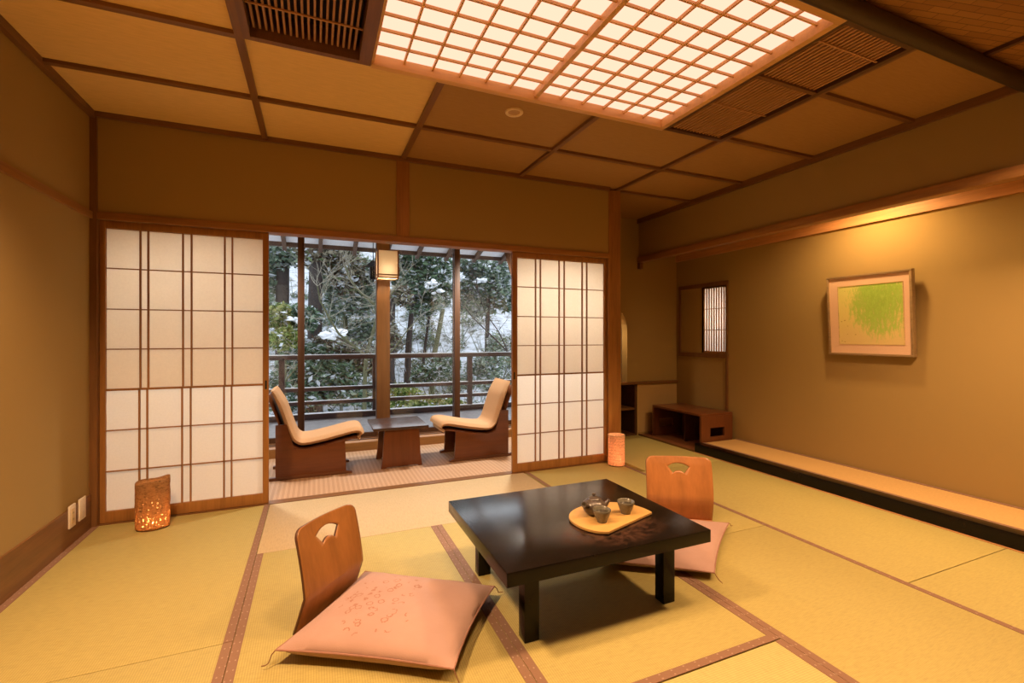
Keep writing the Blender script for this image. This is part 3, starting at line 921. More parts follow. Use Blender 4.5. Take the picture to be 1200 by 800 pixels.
# ------------------------------------------------------------------ lanterns on the floor
def fibre_mat(name, c, trans, scale, hole=.645):
    m, nt, out = newmat(name)
    v = coords(nt, (1, 1, 4.5), rot=(R(9), R(6), 0))
    f = noise(nt, v, scale, 6, .75)
    f2 = noise(nt, coords(nt, (1, 1, 1.6)), scale * 2.2, 3, .6)
    e = math_(nt, 'SUBTRACT', math_(nt, 'ADD', math_(nt, 'MULTIPLY', f, .6), math_(nt, 'MULTIPLY', f2, .4)), .33)
    col = ramp(nt, e, [(.03, tuple(x * .42 for x in c)), (.16, c), (.3, tuple(min(1, x * 1.2) for x in c))])
    d = N(nt, 'ShaderNodeBsdfDiffuse'); t = N(nt, 'ShaderNodeBsdfTranslucent')
    nt.links.new(col, d.inputs[0]); nt.links.new(col, t.inputs[0])
    mx = N(nt, 'ShaderNodeMixShader'); mx.inputs[0].default_value = trans
    nt.links.new(d.outputs[0], mx.inputs[1]); nt.links.new(t.outputs[0], mx.inputs[2])
    gap = math_(nt, 'GREATER_THAN', noise(nt, coords(nt, (1, 1, .8)), 95, 3, .6), hole)
    tb = N(nt, 'ShaderNodeBsdfTransparent'); mg = N(nt, 'ShaderNodeMixShader')
    nt.links.new(gap, mg.inputs[0]); nt.links.new(mx.outputs[0], mg.inputs[1]); nt.links.new(tb.outputs[0], mg.inputs[2])
    bp = N(nt, 'ShaderNodeBump'); bp.inputs['Strength'].default_value = .6; bp.inputs['Distance'].default_value = .004
    nt.links.new(e, bp.inputs['Height']); nt.links.new(bp.outputs[0], d.inputs['Normal'])
    nt.links.new(mg.outputs[0], out.inputs[0])
    return m

def lantern(label, x, y, r, h, slant, mat, wall, energy):
    t = thing('floor_lantern', label, 'lantern', (x, y, 0), 0, 'small lanterns on the tatami')
    n = 56; g = []
    for j in range(25):
        row = []
        for i in range(n + 1):
            a = 2 * PI * i / n + R(200)
            rr = r * (1 + (.03 * (i / n) if slant else 0)) + (.0025 * mnoise.noise(Vector((math.cos(a) * 3, math.sin(a) * 3, j * .35))) if slant else 0)
            top = h + slant * math.cos(a - R(0)) * .5 + (.006 * math.sin(a * 3) if slant else 0)
            row.append((rr * math.cos(a), rr * math.sin(a) * (.8 if slant else 1), .006 + (top - .006) * j / 24))
        g.append(row)
    s = MB().grid(g).build('shade', mat, t, local=True, smooth=60)
    md = s.modifiers.new('thick', 'SOLIDIFY'); md.thickness = .003; md.offset = -1
    MB().lathe([(0, 0), (r * .98, 0), (r * .98, .008), (0, .008)], 40, sy=.8 if slant else 1).build('base', darkw('x'), t, local=True)
    MB().lathe([(.012, .008), (.012, .03), (0, .03)], 16).build('bulb_socket', PLASTIC, t, local=True)
    b = MB().lathe([(0, .03), (.010, .034), (.016, .048), (.012, .064), (0, .07)], 16).build('bulb', emit_mat('lantern_bulb_' + wall, (1, .62, .28), energy), t, local=True)
    if not slant:
        m = MB()
        for k in range(9):
            z = .03 + k * (h - .05) / 8
            m.lathe([(r + .0005, z - .0012), (r + .0015, z), (r + .0005, z + .0012)], 40)
        m.build('hoops', plain('pale_hoop', (.55, .36, .24), .8), t, local=True)
        m2 = MB().lathe([(r - .004, h - .006), (r + .0025, h - .006), (r + .0025, h + .003), (r - .004, h + .003), (r - .004, h - .006)], 40)
        m2.build('top_rim', plain('pale_rim', (.68, .46, .32), .8), t, local=True)
    return t
lantern('rough brown bark-fibre lantern with slanted top, before the left paper screen', -.885, 3.375, .083, .283, .02, fibre_mat('bark_fibre', (.44, .25, .12), .45, 30), 'left', 420)
lantern('smooth pale round lantern at the foot of the wooden column', 2.445, 3.42, .072, .265, 0, fibre_mat('ribbed_lantern_paper', (.84, .58, .44), .5, 42, .69), 'right', 420)

# outlets low on the left wall
def plate(label, y0, y1, cat):
    t = thing('wall_socket' if cat == 'socket' else 'outlet_cover', label, cat, (XL + .01, (y0 + y1) / 2, .097))
    box(XL + .01, XL + .018, y0, y1, .097, .218, bev=.002).build('plate', PLASTIC, t)
    if cat == 'socket':
        box(XL + .018, XL + .0205, y0 + .017, y1 - .017, .117, .198, bev=.001).build('socket_insert', plain('cream_insert', (.70, .56, .36), .4), t)
        for z in (.14, .175):
            for dy in (-.005, .005): box(XL + .0203, XL + .0208, (y0 + y1) / 2 + dy - .0012, (y0 + y1) / 2 + dy + .0012, z - .005, z + .005).build('slot', BLACK, t)
    else:
        for z in (.108, .207): MB().lathe([(0, .0006), (.0025, .0006), (.003, 0)], 12, M=Matrix.Translation((XL + .018, (y0 + y1) / 2, z)) @ Matrix.Rotation(PI / 2, 4, 'Y')).build('screw', SCREW, t)
plate('ivory wall socket with framed insert on the left baseboard', 3.229, 3.299, 'socket')
plate('plain ivory cover plate on the left baseboard, nearest the corner', 3.346, 3.422, 'cover plate')

# ------------------------------------------------------------------ picture on the alcove wall
pc = thing('picture_frame', 'framed green willow picture hanging on the alcove wall', 'picture', (XA - .012, 2.236, .985), rot=(0, R(-3.2), 0))
pw, ph = .298, .632          # half width, height; local -x faces the room
fw = .016; dp = .042
FR = wood('bronze_frame', (.30, .20, .10), 'y', .35)
m = MB()
m.box(-dp, 0, -pw, pw, 0, fw, bev=.002).box(-dp, 0, -pw, pw, ph - fw, ph, bev=.002)
m.box(-dp, 0, -pw, -pw + fw, fw, ph - fw, bev=.002).box(-dp, 0, pw - fw, pw, fw, ph - fw, bev=.002)
m.build('frame', FR, pc, local=True)
MATB = plain('pink_beige_mount', (.74, .50, .36), .85, .15, 200, .04)
ix0, ix1, iz0, iz1 = -.236, .212, .09, .545        # opening (local y), right in the picture is -y
m = MB()
m.box(-dp + .010, -.01, -pw + fw, ix0, fw, ph - fw).box(-dp + .010, -.01, ix1, pw - fw, fw, ph - fw)
m.box(-dp + .010, -.01, ix0, ix1, fw, iz0).box(-dp + .010, -.01, ix0, ix1, iz1, ph - fw)
m.build('mount', MATB, pc, local=True)
m = MB()
e = .006
m.box(-dp + .008, -.012, ix0 - e, ix0, iz0 - e, iz1 + e).box(-dp + .008, -.012, ix1, ix1 + e, iz0 - e, iz1 + e).box(-dp + .008, -.012, ix0, ix1, iz0 - e, iz0).box(-dp + .008, -.012, ix0, ix1, iz1, iz1 + e)
m.build('inner_edge', wood('gilt_edge', (.60, .44, .20), 'y', .35), pc, local=True)
def art_mat():
    m, nt, out = newmat('green_wash_painting')
    v = coords(nt, kind='Generated')
    sep = N(nt, 'ShaderNodeSeparateXYZ'); nt.links.new(v, sep.inputs[0])
    y = math_(nt, 'SUBTRACT', 1, sep.outputs[1]); z = sep.outputs[2]      # y: 0 left .. 1 right
    st_ = noise(nt, coords(nt, (1, 3.4, 1.3), 'Generated', (R(-18), 0, 0)), 6.5, 6, .75)
    bl = noise(nt, v, 3.2, 4, .6)
    dx = math_(nt, 'DIVIDE', math_(nt, 'SUBTRACT', y, .68), .60); dz = math_(nt, 'DIVIDE', math_(nt, 'SUBTRACT', z, .74), .70)
    d = math_(nt, 'ADD', math_(nt, 'MULTIPLY', dx, dx), math_(nt, 'MULTIPLY', dz, dz))
    mass = math_(nt, 'SUBTRACT', math_(nt, 'ADD', 1.0, math_(nt, 'MULTIPLY', math_(nt, 'SUBTRACT', st_, .5), 3.2)), d)
    mass = math_(nt, 'ADD', mass, math_(nt, 'MULTIPLY', math_(nt, 'SUBTRACT', bl, .5), .9))
    bg = ramp(nt, math_(nt, 'ADD', math_(nt, 'MULTIPLY', z, .8), math_(nt, 'MULTIPLY', bl, .3)), [(.1, (.66, .50, .24)), (.6, (.72, .62, .22)), (1, (.66, .66, .2))])
    gr = ramp(nt, st_, [(.3, (.20, .40, .05)), (.55, (.34, .55, .09)), (.75, (.47, .62, .15))])
    fac = ramp(nt, mass, [(.15, (0, 0, 0)), (.75, (1, 1, 1))])
    col = mixc(nt, math_(nt, 'MULTIPLY', fac, .92), bg, gr)
    vo = N(nt, 'ShaderNodeTexVoronoi'); vo.inputs['Scale'].default_value = 9; nt.links.new(coords(nt, (1, 1, 1.5), 'Generated'), vo.inputs['Vector'])
    spot = math_(nt, 'MULTIPLY', math_(nt, 'LESS_THAN', vo.outputs['Distance'], .13), math_(nt, 'LESS_THAN', mass, .15))
    spot = math_(nt, 'MULTIPLY', spot, math_(nt, 'LESS_THAN', math_(nt, 'ADD', y, math_(nt, 'MULTIPLY', z, .3)), .55))
    col = mixc(nt, math_(nt, 'MULTIPLY', spot, .7), col, (.38, .25, .05, 1))
    principled(nt, out, col, .8, .1)
    return m
box(-.032, -.028, ix0, ix1, iz0, iz1).build('painting', art_mat(), pc, local=True)

# ------------------------------------------------------------------ lattice window in the alcove wall
w5 = struct('window_5', MB().box(XA - .014, XA + .02, 3.60, 4.315, 1.672, 1.716).box(XA - .014, XA + .02, 3.60, 4.315, .900, .945)
            .box(XA - .012, XA + .02, 4.285, 4.315, .945, 1.672).box(XA - .012, XA + .02, 3.604, 3.632, .36, 1.672), cedar_d('z'))
m = MB().box(XA + .0, XA + .016, 3.935, 3.965, .945, 1.672).box(XA, XA + .016, 3.632, 3.935, .945, .97).box(XA, XA + .016, 3.632, 3.935, 1.655, 1.672)
for i in range(1, 9):
    y = 3.632 + (3.935 - 3.632) * i / 9
    m.box(XA + .001, XA + .013, y - .005, y + .005, .97, 1.655)
for z in (1.20, 1.43): m.box(XA + .004, XA + .012, 3.632, 3.935, z - .0035, z + .0035)
m.build('lattice', cedar('z'), w5)
box(XA + .016, XA + .017, 3.632, 3.94, .95, 1.67).build('paper', PAPER, w5)
box(XA + .002, XA + .01, 3.965, 4.285, .945, 1.672).build('sliding_panel', PLASTER, w5)

# niche cabinet, panel above
nc = thing('niche_cabinet', 'low built-in cabinet with open shelves at the back of the niche', 'cabinet', (3.0, 4.4, 0))
box(2.58, XA - .002, YN - .03, YN + .30, .585, .612, bev=.002).build('countertop', cedar_d('x'), nc)
for ux in (3.372, 2.646): box(ux, ux + .026, YN + .003, YN + .30, .0, .585).build('upright', darkw('z'), nc)
box(2.67, 3.372, YN + .01, YN + .30, .292, .314).build('shelf', cedar_d('x'), nc)
box(2.58, 3.45, YN + .30, YN + .315, -.05, .60).build('back_panel', PLASTER, nc)
box(2.672, 3.372, YN + .001, YN + .30, -.05, .02).build('bottom_board', darkw('x'), nc)
box(3.40, XA - .002, YN - .004, YN - .001, .03, .583).build('front_panel', wall_mat('tan_paper_panel', (.50, .33, .15)), nc)
struct('wall_arch_recess', box(2.5, 3.45, YN + .16, YN + .2, .6, 2.0), wood('pale_panel', (.62, .46, .30), 'z', .5, .12))

# writing desk in the niche
wd = thing('writing_desk', 'low red-brown lacquered writing desk with cut-out ends on the niche floor', 'desk', (3.73, 3.88, .012))
X0, X1, Y0, Y1, ZT = 3.52, 3.94, 3.515, 4.24, .356
box(X0, X1, Y0, Y1, ZT - .022, ZT, bev=.002).build('desktop', redw('y'), wd)
def end(y, hx0, hx1, hz0, hz1):
    m = MB().box(X0, hx0, y, y + .022, .013, ZT - .022).box(hx1, X1, y, y + .022, .013, ZT - .022)
    m.box(hx0, hx1, y, y + .022, .013, hz0).box(hx0, hx1, y, y + .022, hz1, ZT - .022)
    m.build('end_panel', redw('z'), wd)
end(Y0, 3.64, 3.83, .125, .215)
end(Y1 - .022, 3.60, 3.80, .11, .20)
box(X1 - .02, X1, Y0 + .022, Y1 - .022, .013, ZT - .022).build('back_board', wood('desk_back', (.07, .024, .012), 'y', .4), wd)
box(X0 + .12, X1 - .02, 3.86, 3.878, .013, ZT - .022).build('divider', wood('desk_back', (.07, .024, .012), 'y', .4), wd)

# ------------------------------------------------------------------ outside: deck, railing, eaves
struct('floor_balcony', MB().box(-4.5, 6.5, 5.22, 6.58, -.02, .05), GREYDECK)
m = MB()
rl = thing('balcony_railing', 'dark brown balcony railing with four horizontal rails outside the glass', 'railing', (.8, 6.6, .05))
RW = wood('wet_railing', (.06, .032, .03), 'x', .35, .3, .5)
for z0, z1, d in ((.828, .886, .05), (.415, .462, .03), (.238, .284, .03), (.052, .122, .05)):
    ra_ = box(-4.5, 6.5, 6.60 - d, 6.60 + d, z0, z1, bev=.006).build('rail', RW, rl)
    box(-4.5, 6.5, 6.60 - d + .004, 6.60 + d - .004, z1 - .001, z1 + .006, bev=.002).build('pale_top_strip', SNOW, ra_)  # thin pale strip along the top of each rail
for x in (-1.60, -.388, .757, 2.11, 3.3):
    box(x - .034, x + .034, 6.572, 6.628, .05, .83).build('post', RW, rl)
# eaves
slope = (2.98 - 2.42) / (5.12 - 7.1)
def ez(y): return 2.42 + (y - 7.1) * slope
struct('ceiling_eave', MB().prism([(5.12, ez(5.12)), (7.12, ez(7.12)), (7.12, ez(7.12) + .02), (5.12, ez(5.12) + .02)], 'x', -5, 7), EAVE)
RAF = wood('rafter', (.085, .045, .028), 'y', .6)
for x in [-.387 + .46 * k for k in range(-4, 12)]:
    trim(MB().prism([(5.12, ez(5.12) - .055), (7.22, ez(7.22) - .062), (7.22, ez(7.22) + .0), (5.12, ez(5.12))], 'x', x - .026, x + .026), RAF)
trim(box(-5, 7, 7.09, 7.13, 2.365, 2.425), RAF)
struct('ceiling_roof', MB().prism([(4.9, ez(4.9) + .03), (7.2, ez(7.2) + .03), (7.2, ez(7.2) + .10), (4.9, ez(4.9) + .10)], 'x', -5, 7), plain('roof_dark', (.06, .05, .05)))

ol = thing('hanging_lantern', 'black iron lantern hanging outside left of the glowing post lamp', 'lantern', (.69, 6.3, 1.86))
m = MB().box(.655, .745, 6.255, 6.345, 1.872, 2.03)
m.build('body', BLACK, ol)
MB().lathe([(.105, 2.03), (.06, 2.075), (.015, 2.12), (0, 2.125)], 4, (.70, 6.30, 0), M=None).build('roof_cap', BLACK, ol, smooth=0)
MB().tube([(.70, 6.3, 2.12), (.70, 6.3, 2.56)], .006, 6).build('hanger', BLACK, ol)
MB().box(.69, .71, 6.29, 6.31, 1.845, 1.873).build('finial', BLACK, ol)

# ------------------------------------------------------------------ outside: snowy slope and trees
def hill(x, y):
    b = -2.6 + max(0, y - 9) * .40 + .004 * (x - 2) ** 2
    return b + .5 * mnoise.noise(Vector((x * .22, y * .22, 1))) + .16 * mnoise.noise(Vector((x * .9, y * .9, 5)))
g = []
for j in range(91):
    y = 8.0 + 32 * (j / 90) ** 1.2
    g.append([(x, y, hill(x, y)) for x in [-22 + 48 * i / 110 for i in range(111)]])
def snow_ground():
    m, nt, out = newmat('snow_with_leaf_litter')
    v = coords(nt)
    f = noise(nt, v, 3.4, 9, .78); f2 = noise(nt, v, .5, 3)
    h = math_(nt, 'ADD', math_(nt, 'MULTIPLY', f, .8), math_(nt, 'MULTIPLY', f2, .2))
    col = ramp(nt, h, [(.40, (.06, .06, .045)), (.46, (.26, .27, .27)), (.53, (.48, .51, .57)), (1, (.56, .58, .63))])
    principled(nt, out, col, .9, .1, f, .6, .05)
    return m
gs = MB().grid(g).build('ground_slope', snow_ground(), kind='structure')

def leaf_mat(name, stops):
    m, nt, out = newmat(name)
    ge = N(nt, 'ShaderNodeNewGeometry')
    col = ramp(nt, ge.outputs['Random Per Island'], stops)
    d = N(nt, 'ShaderNodeBsdfDiffuse'); t = N(nt, 'ShaderNodeBsdfTranslucent')
    nt.links.new(col, d.inputs[0]); nt.links.new(col, t.inputs[0])
    mx = N(nt, 'ShaderNodeMixShader'); mx.inputs[0].default_value = .3
    nt.links.new(d.outputs[0], mx.inputs[1]); nt.links.new(t.outputs[0], mx.inputs[2]); nt.links.new(mx.outputs[0], out.inputs[0])
    for e in nt.nodes:
        if e.type == 'VALTORGB': e.color_ramp.interpolation = 'CONSTANT'
    return m
S_ = (.56, .59, .64)
LEAF = [
    leaf_mat('dark_evergreen_leaves', [(0, (.05, .08, .052)), (.25, (.09, .145, .09)), (.5, (.15, .22, .135)), (.7, (.24, .30, .23)), (.84, S_)]),
    leaf_mat('grey_green_leaves', [(0, (.10, .14, .10)), (.25, (.17, .23, .16)), (.5, (.25, .31, .225)), (.68, (.34, .37, .30)), (.82, S_)]),
    leaf_mat('yellow_green_leaves', [(0, (.08, .12, .03)), (.3, (.16, .21, .06)), (.6, (.28, .30, .11)), (.8, (.36, .36, .18)), (.92, S_)]),
    leaf_mat('brown_twig_leaves', [(0, (.10, .08, .06)), (.3, (.20, .18, .13)), (.55, (.31, .28, .21)), (.75, (.16, .20, .10)), (.88, S_)]),
]
BARK = [plain('dark_wet_bark', (.035, .028, .026), .8, .3, 20, .4), plain('mossy_bark', (.085, .085, .045), .8, .2, 20, .4), plain('pale_twig_bark', (.26, .24, .19), .8, .2, 20, .3)]

def leaves(blobs, n, size, seed, flat=.5):
    rng = np.random.default_rng(seed)
    w = np.array([b[3] * b[4] * b[5] for b in blobs]) ** .67; w = w / w.sum()
    idx = rng.choice(len(blobs), n, p=w)
    B = np.array([b[:6] for b in blobs])[idx]
    d = rng.normal(size=(n, 3)); d /= np.linalg.norm(d, axis=1)[:, None]
    rad = rng.uniform(.25, 1, n) ** .55
    # clumping
    nz = np.array([mnoise.noise(Vector((x * 2.3, y * 2.3, z * 2.3 + seed))) for x, y, z in d])
    rad *= 1 + .7 * nz
    c = B[:, :3] + d * rad[:, None] * B[:, 3:6]
    a = rng.normal(size=(n, 3)); a[:, 2] *= flat; a /= np.linalg.norm(a, axis=1)[:, None]
    b = np.cross(a, rng.normal(size=(n, 3))); b /= np.linalg.norm(b, axis=1)[:, None]
    s = size * rng.uniform(.55, 1.35, n)[:, None]
    v = np.stack([c + a * s, c + b * s * .42, c - a * s, c - b * s * .42], 1).reshape(-1, 3)
    f = np.arange(4 * n).reshape(-1, 4)
    me = bpy.data.meshes.new('leaves')
    me.from_pydata(v.tolist(), [], f.tolist())
    return me

def wp(u, v, Y):           # photo pixel to the point at depth Y
    T = math.atan2(231, 546); s, c = math.sin(T), math.cos(T)
    a = (u - 600) / 546; b = (393.5 - v) / 546; t = Y / (c - a * s)
    return Vector(((s + a * c) * t, Y, 1.135 + b * t))

def tree(name, label, cat, Y, trunk, r0, r1, blobs, n, size, lm, bm_, seed, snow=(), extra=()):
    """trunk: photo pixels from the ground up at depth Y; blobs: (u,v,ru,rv) in photo pixels"""
    sc_ = Y / 546 * 1.0
    pts = [wp(u, v, Y) for u, v in trunk]
    base = pts[0].copy(); base.z = min(base.z, hill(base.x, Y)) - .15
    t = thing(name, label, cat, base, 0, 'trees and shrubs on the snowy slope')
    P = [base] + pts
    rr = [r0 + (r1 - r0) * i / (len(P) - 1) for i in range(len(P))]
    m = MB().tube(P, rr, 10)
    for path, ra, rb in extra:
        q_ = [wp(u, v, Y + dy) for u, v, dy in path]
        m.tube(q_, [ra + (rb - ra) * i / (len(q_) - 1) for i in range(len(q_))], 7)
    m.build('trunk', BARK[bm_], t, smooth=60)
    bl = []
    rnd = random.Random(seed)
    for (u, v, ru, rv) in blobs:
        p = wp(u, v, Y)
        k = Y / (math.cos(R(22.9))) / 546 * .95
        for q_ in range(3):
            bl.append((p.x + rnd.uniform(-.5, .5) * ru * k, p.y + rnd.uniform(-.4, .8), p.z + rnd.uniform(-.4, .4) * rv * k, ru * k * rnd.uniform(.45, .8), ru * k * .6, rv * k * rnd.uniform(.45, .8)))
    if bl:
        me = leaves(bl, int(n * 1.9), size * .74, seed)
        me.transform(Matrix.Identity(4))
        link('foliage', me, LEAF[lm], t, smooth=0)
    for (u, v, ru, rv) in snow:
        p = wp(u, v, Y - .6); k = Y / 546
        s = MB()
        for q_ in range(9):
            ox, oz = rnd.uniform(-.6, .6) * ru * k, rnd.uniform(-.55, .35) * rv * k
            pr = [(0, -.6)] + [(math.sin(PI * i / 8), -math.cos(PI * i / 8) * .6) for i in range(1, 8)] + [(0, .6)]
            z_ = rnd.uniform(.38, .58)
            s.lathe([(a * ru * k * z_, b * rv * k * z_) for a, b in pr], 12, (p.x + ox, p.y + rnd.uniform(-.25, .25), p.z + oz - abs(ox) * .25))
        for v_ in s.bm.verts:
            v_.co += Vector([mnoise.noise(v_.co * 9 + Vector((q0, 0, 0))) for q0 in (0, 7, 13)]) * .05
        s.build('snow_clump', SNOW, t, smooth=80)
    return t

tree('cedar_tree', 'thick dark conifer trunk farthest left, seen left of the first glazing bar', 'tree', 15, [(331, 430), (331, 350), (332, 300), (333, 250)], .22, .15,
     [(332, 300, 26, 18), (345, 268, 40, 20), (318, 330, 12, 30)], 2600, .13, 1, 0, 11)
tree('cedar_tree', 'thick grey conifer trunk just right of the first glazing bar', 'tree', 13, [(369, 430), (369, 380), (370, 320), (371, 240)], .20, .16,
     [(375, 300, 30, 20), (395, 310, 26, 26)], 3000, .11, 3, 0, 12)
tree('evergreen_tree', 'dark leafy evergreen low behind the left railing, with snow on its crown', 'tree', 11.5, [(375, 470), (378, 440)], .08, .05,
     [(352, 370, 30, 18), (345, 440, 40, 32), (390, 440, 40, 30), (330, 460, 20, 25), (375, 470, 46, 18)], 11000, .10, 0, 0, 13, snow=[(379, 390, 11, 7), (396, 386, 9, 8), (345, 372, 7, 6)])
tree('broadleaf_tree', 'bright green broadleaf shrub left of the first glazing bar', 'tree', 10.5, [(333, 460), (334, 420)], .05, .03,
     [(332, 372, 18, 20), (340, 395, 16, 14), (322, 400, 12, 14)], 2600, .085, 2, 1, 14)
tree('evergreen_tree', 'spreading grey-green tree filling the view left of the post lamp', 'tree', 14, [(410, 450), (405, 380), (402, 300)], .09, .05,
     [(405, 330, 30, 16), (420, 310, 30, 18), (395, 355, 22, 14), (430, 345, 18, 22), (415, 385, 28, 16)], 7000, .10, 1, 1, 15)
tree('evergreen_tree', 'olive twiggy tree between the glazing bar and the post, at rail height', 'tree', 12.5, [(400, 470), (398, 430)], .05, .03,
     [(395, 412, 34, 20), (420, 430, 24, 22), (380, 400, 22, 14)], 5000, .085, 3, 2, 16)
tree('evergreen_tree', 'dense green tree right of the post lamp with snow on its branches', 'tree', 13, [(478, 450), (480, 400), (483, 360), (488, 300)], .075, .05,
     [(475, 330, 26, 20), (500, 320, 26, 22), (520, 345, 24, 16), (495, 360, 24, 10), (470, 300, 30, 14), (510, 300, 26, 14)], 10500, .105, 0, 0, 17, snow=[(505, 329, 6, 5), (514, 341, 6, 5)])
tree('evergreen_tree', 'green tree crown right of the second glazing bar', 'tree', 14, [(570, 440), (571, 390), (572, 350)], .09, .06,
     [(565, 335, 30, 22), (585, 345, 22, 24), (555, 310, 24, 14), (590, 315, 24, 20), (560, 360, 26, 10)], 8500, .105, 1, 0, 18, snow=[(567, 327, 7, 4), (560, 329, 5, 3)])
tree('slender_tree', 'slender dark trunk right of the post, leaning slightly', 'tree', 14, [(476, 445), (478, 400), (482, 365)], .075, .06, [(480, 350, 20, 10)], 700, .08, 3, 0, 19)
tree('slender_tree', 'thinnest dark trunk, second from the post', 'tree', 15, [(494, 440), (499, 400), (503, 370)], .06, .04, [(505, 360, 16, 8)], 500, .08, 1, 0, 20)
tree('slender_tree', 'leaning trunk left of the second glazing bar', 'tree', 13, [(506, 430), (513, 395), (519, 362)], .085, .06, [(520, 352, 16, 8)], 500, .08, 1, 1, 21)
tree('slender_tree', 'dark trunk standing close right of the middle post', 'tree', 12, [(459, 470), (459, 420), (460, 350)], .085, .07, [(462, 345, 16, 14), (460, 395, 12, 16)], 1400, .08, 3, 0, 22)
tree('shrub', 'green shrub behind the railing left of the second glazing bar', 'shrub', 10.5, [(520, 480), (521, 460)], .04, .03,
     [(515, 432, 22, 16), (500, 440, 16, 14), (528, 425, 12, 14)], 3800, .075, 0, 0, 23)
tree('shrub', 'pale snowy shrub behind the railing right of the second glazing bar', 'shrub', 11, [(575, 480), (576, 450)], .04, .03,
     [(570, 430, 28, 22), (590, 415, 16, 30), (558, 452, 18, 14)], 3000, .07, 1, 0, 24)
tree('shrub', 'yellow-green shrub low behind the railing right of the middle post', 'shrub', 9.6, [(480, 500), (482, 480)], .04, .03,
     [(470, 470, 20, 10), (500, 472, 22, 10), (525, 470, 16, 10), (478, 458, 20, 8)], 4200, .065, 2, 1, 25)

# low scrub and saplings poking through the snow: nobody could count them
rng_ = random.Random(77)
sb, um = [], MB()
for q_ in range(230):
    y_ = rng_.uniform(9.5, 24); x_ = rng_.uniform(-3 - (y_ - 9) * .15, 5 + (y_ - 9) * .5); z_ = hill(x_, y_)
    r_ = rng_.uniform(.15, .5)
    sb.append((x_, y_, z_ + r_ * .5, r_, r_, r_ * rng_.uniform(.5, .9)))
    for k in range(4):
        b0 = Vector((x_ + rng_.uniform(-.2, .2), y_, z_ - .05)); pts = [b0]; d_ = Vector((rng_.uniform(-.5, .5), rng_.uniform(-.3, .3), 1))
        for k2 in range(4):
            d_ = d_ + Vector((rng_.uniform(-.4, .4), rng_.uniform(-.3, .3), 0)); pts.append(pts[-1] + d_.normalized() * rng_.uniform(.2, .42))
        um.tube(pts, [.014, .012, .010, .007, .004], 4)
me = leaves(sb, 46000, .062, 99)
tm = bmesh.new(); tm.from_mesh(me); um._merge(tm)
ug = um.build('undergrowth', leaf_mat('scrub_leaves', [(0, (.09, .10, .07)), (.25, (.15, .19, .12)), (.5, (.28, .28, .20)), (.68, (.18, .24, .15)), (.8, S_)]), smooth=0, kind='stuff')
tag(ug, 'low scrub and saplings poking through the snow on the slope', 'undergrowth')

# bare maple close to the railing
bt = thing('bare_tree', 'mossy bare maple with curving branches beyond the left railing', 'tree', wp(427, 560, 9.4), 0, 'trees and shrubs on the snowy slope')
rnd = random.Random(5)
m = MB(); tw = MB()
def limb(path, ra, rb, Y=9.4, mm=None):
    pts = [wp(u, v, Y + rnd.uniform(-.08, .08)) for u, v in path]
    (mm or m).tube(pts, [ra + (rb - ra) * i / (len(pts) - 1) for i in range(len(pts))], 8)
    return pts
def twigs(p, d, ln, r, depth):
    pts = [p]; q_ = p.copy(); dd = d.normalized()
    for i in range(5):
        dd = (dd + Vector((rnd.uniform(-.32, .32), rnd.uniform(-.32, .32), rnd.uniform(-.22, .30)))).normalized()
        q_ = q_ + dd * ln / 5; pts.append(q_.copy())
        if depth and rnd.random() < .75:
            ax_ = Vector((rnd.uniform(-1, 1), rnd.uniform(-.6, .6), rnd.uniform(-.3, .8)))
            twigs(q_.copy(), (dd + ax_ * .9), ln * rnd.uniform(.45, .7), r * .6, depth - 1)
    tw.tube(pts, [r * (1 - .14 * i) for i in range(6)], 5)
A = limb([(427, 560), (427, 478), (428, 433), (430, 412), (437, 390), (442, 371), (440, 358), (431, 350), (418, 338), (411, 328), (405, 312)], .045, .018)
B = limb([(429, 418), (418, 408), (397, 391), (385, 371), (375, 352), (372, 335)], .026, .012)
Cc = limb([(442, 371), (452, 352), (462, 340), (474, 322)], .02, .010)
D = limb([(428, 436), (446, 424), (462, 408), (478, 386), (492, 370)], .02, .009)
E = limb([(320, 462), (334, 447), (346, 432), (352, 420)], .018, .010, 9.0)
for br in (A[4:], B[1:], Cc, D[1:], E):
    for p in br:
        for k in range(3):
            twigs(p.copy(), Vector((rnd.uniform(-1, 1), rnd.uniform(-.5, .5), rnd.uniform(-.1, 1))), rnd.uniform(.35, .8), .0065, 1)
m.build('branches', BARK[1], bt, smooth=70)
tw.build('twigs', BARK[2], bt, smooth=70)

bt2 = thing('bare_tree', 'bare dark branches crossing the snow right of the second glazing bar', 'tree', wp(615, 470, 9.0), 0, 'trees and shrubs on the snowy slope')
m = MB(); tw = MB()
F_ = limb([(615, 470), (606, 430), (595, 412), (575, 392), (556, 374), (543, 358), (533, 340)], .022, .008, 9.0)
G_ = limb([(595, 412), (584, 388), (568, 365), (560, 340), (557, 318)], .013, .006, 9.0)
H_ = limb([(540, 356), (536, 380), (529, 398)], .012, .008, 9.2)
for br in (F_[1:], G_, H_):
    for p in br:
        for k in range(2): twigs(p.copy(), Vector((rnd.uniform(-1, 1), rnd.uniform(-.5, .5), rnd.uniform(-.2, 1))), rnd.uniform(.3, .6), .0055, 1)
m.build('branches', BARK[0], bt2, smooth=70)
tw.build('twigs', BARK[0], bt2, smooth=70)

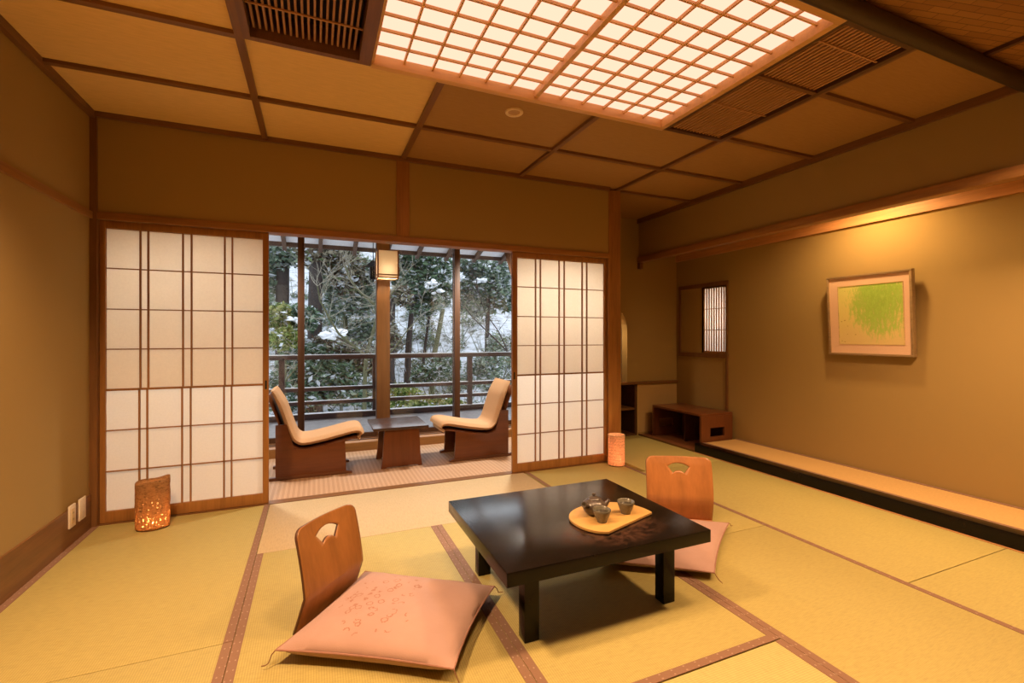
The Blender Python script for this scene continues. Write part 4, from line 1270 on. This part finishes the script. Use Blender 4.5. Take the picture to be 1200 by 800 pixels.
# ------------------------------------------------------------------ light
def spot(name, loc, energy, angle=120, blend=.5, color=(1, .60, .29), radius=.10, aim=None):
    l = bpy.data.lights.new(name, 'SPOT'); l.energy = energy; l.spot_size = R(angle); l.spot_blend = blend; l.color = color; l.shadow_soft_size = radius
    o = bpy.data.objects.new(name, l); COL.objects.link(o); o.location = loc
    if aim: o.rotation_euler = (Vector(aim) - Vector(loc)).to_track_quat('-Z', 'Y').to_euler()
    return o
WARM = (1, .60, .30)
spot('room_fill_spot', (.55, 1.10, 2.40), 142, 126, .6, WARM, .16)  # unseen spots added overhead to brighten floor and walls
spot('room_fill_spot', (1.75, 1.10, 2.40), 142, 126, .6, WARM, .16)
spot('room_fill_spot', (-.74, 1.50, 2.42), 285, 128, .6, WARM)
spot('room_fill_spot', (2.75, .95, 2.42), 235, 128, .6, WARM)
spot('alcove_lamp', (3.60, 2.17, 2.31), 74, 155, .8, (1, .63, .27), .06)
spot('alcove_lamp', (3.60, .5, 2.31), 56, 155, .8, (1, .63, .27), .06)  # second one added to brighten the near end of the alcove
spot('porch_fill_spot', (1.95, 4.45, 2.19), 215, 150, .6, (1, .90, .76), .10)  # spots added out of view to light the paper screens from behind
spot('porch_fill_spot', (-.75, 4.45, 2.19), 120, 150, .6, (1, .88, .74), .10)
point('side_window_backlight', (4.25, 3.8, 1.35), 9, (1, .78, .60), .08)  # unseen point light added outside to warm the window paper
spot('arch_lamp', (2.95, YN + .12, 1.42), 14, 150, .8, (1, .70, .40), .03)
sl = bpy.data.lights.new('overcast_sun', 'SUN'); sl.energy = .9; sl.angle = R(80); sl.color = (.97, .97, 1)
so = bpy.data.objects.new('overcast_sun', sl); COL.objects.link(so)
so.rotation_euler = Vector((-.12, -1, -math.tan(R(19)))).to_track_quat('-Z', 'Y').to_euler()

w = bpy.data.worlds.new('overcast'); SC.world = w; w.use_nodes = True
nt = w.node_tree; nt.nodes.clear()
bg = nt.nodes.new('ShaderNodeBackground'); wo = nt.nodes.new('ShaderNodeOutputWorld')
bg.inputs[0].default_value = (.86, .92, 1.0, 1); bg.inputs[1].default_value = 2.35
nt.links.new(bg.outputs[0], wo.inputs[0])

# ------------------------------------------------------------------ camera and view
cd = bpy.data.cameras.new('camera'); cam = bpy.data.objects.new('camera', cd); COL.objects.link(cam)
cam.location = (0, 0, 1.135); cam.rotation_euler = (PI / 2, 0, -math.atan2(231, 546))
cd.sensor_width = 36; cd.lens = 546 / 1200 * 36; cd.shift_y = -6.5 / 1200; cd.clip_start = .02; cd.clip_end = 200
SC.camera = cam
vs = SC.view_settings
SC.display_settings.display_device = 'sRGB'
vs.view_transform = 'Standard'; vs.look = 'None'; vs.gamma = 1; vs.use_curve_mapping = False
vs.exposure = 0.13
cy = SC.cycles
cy.use_denoising = True
cy.max_bounces = 10; cy.diffuse_bounces = 6; cy.glossy_bounces = 4; cy.transmission_bounces = 6; cy.transparent_max_bounces = 12
cy.caustics_reflective = False; cy.caustics_refractive = False
cy.sample_clamp_indirect = 6
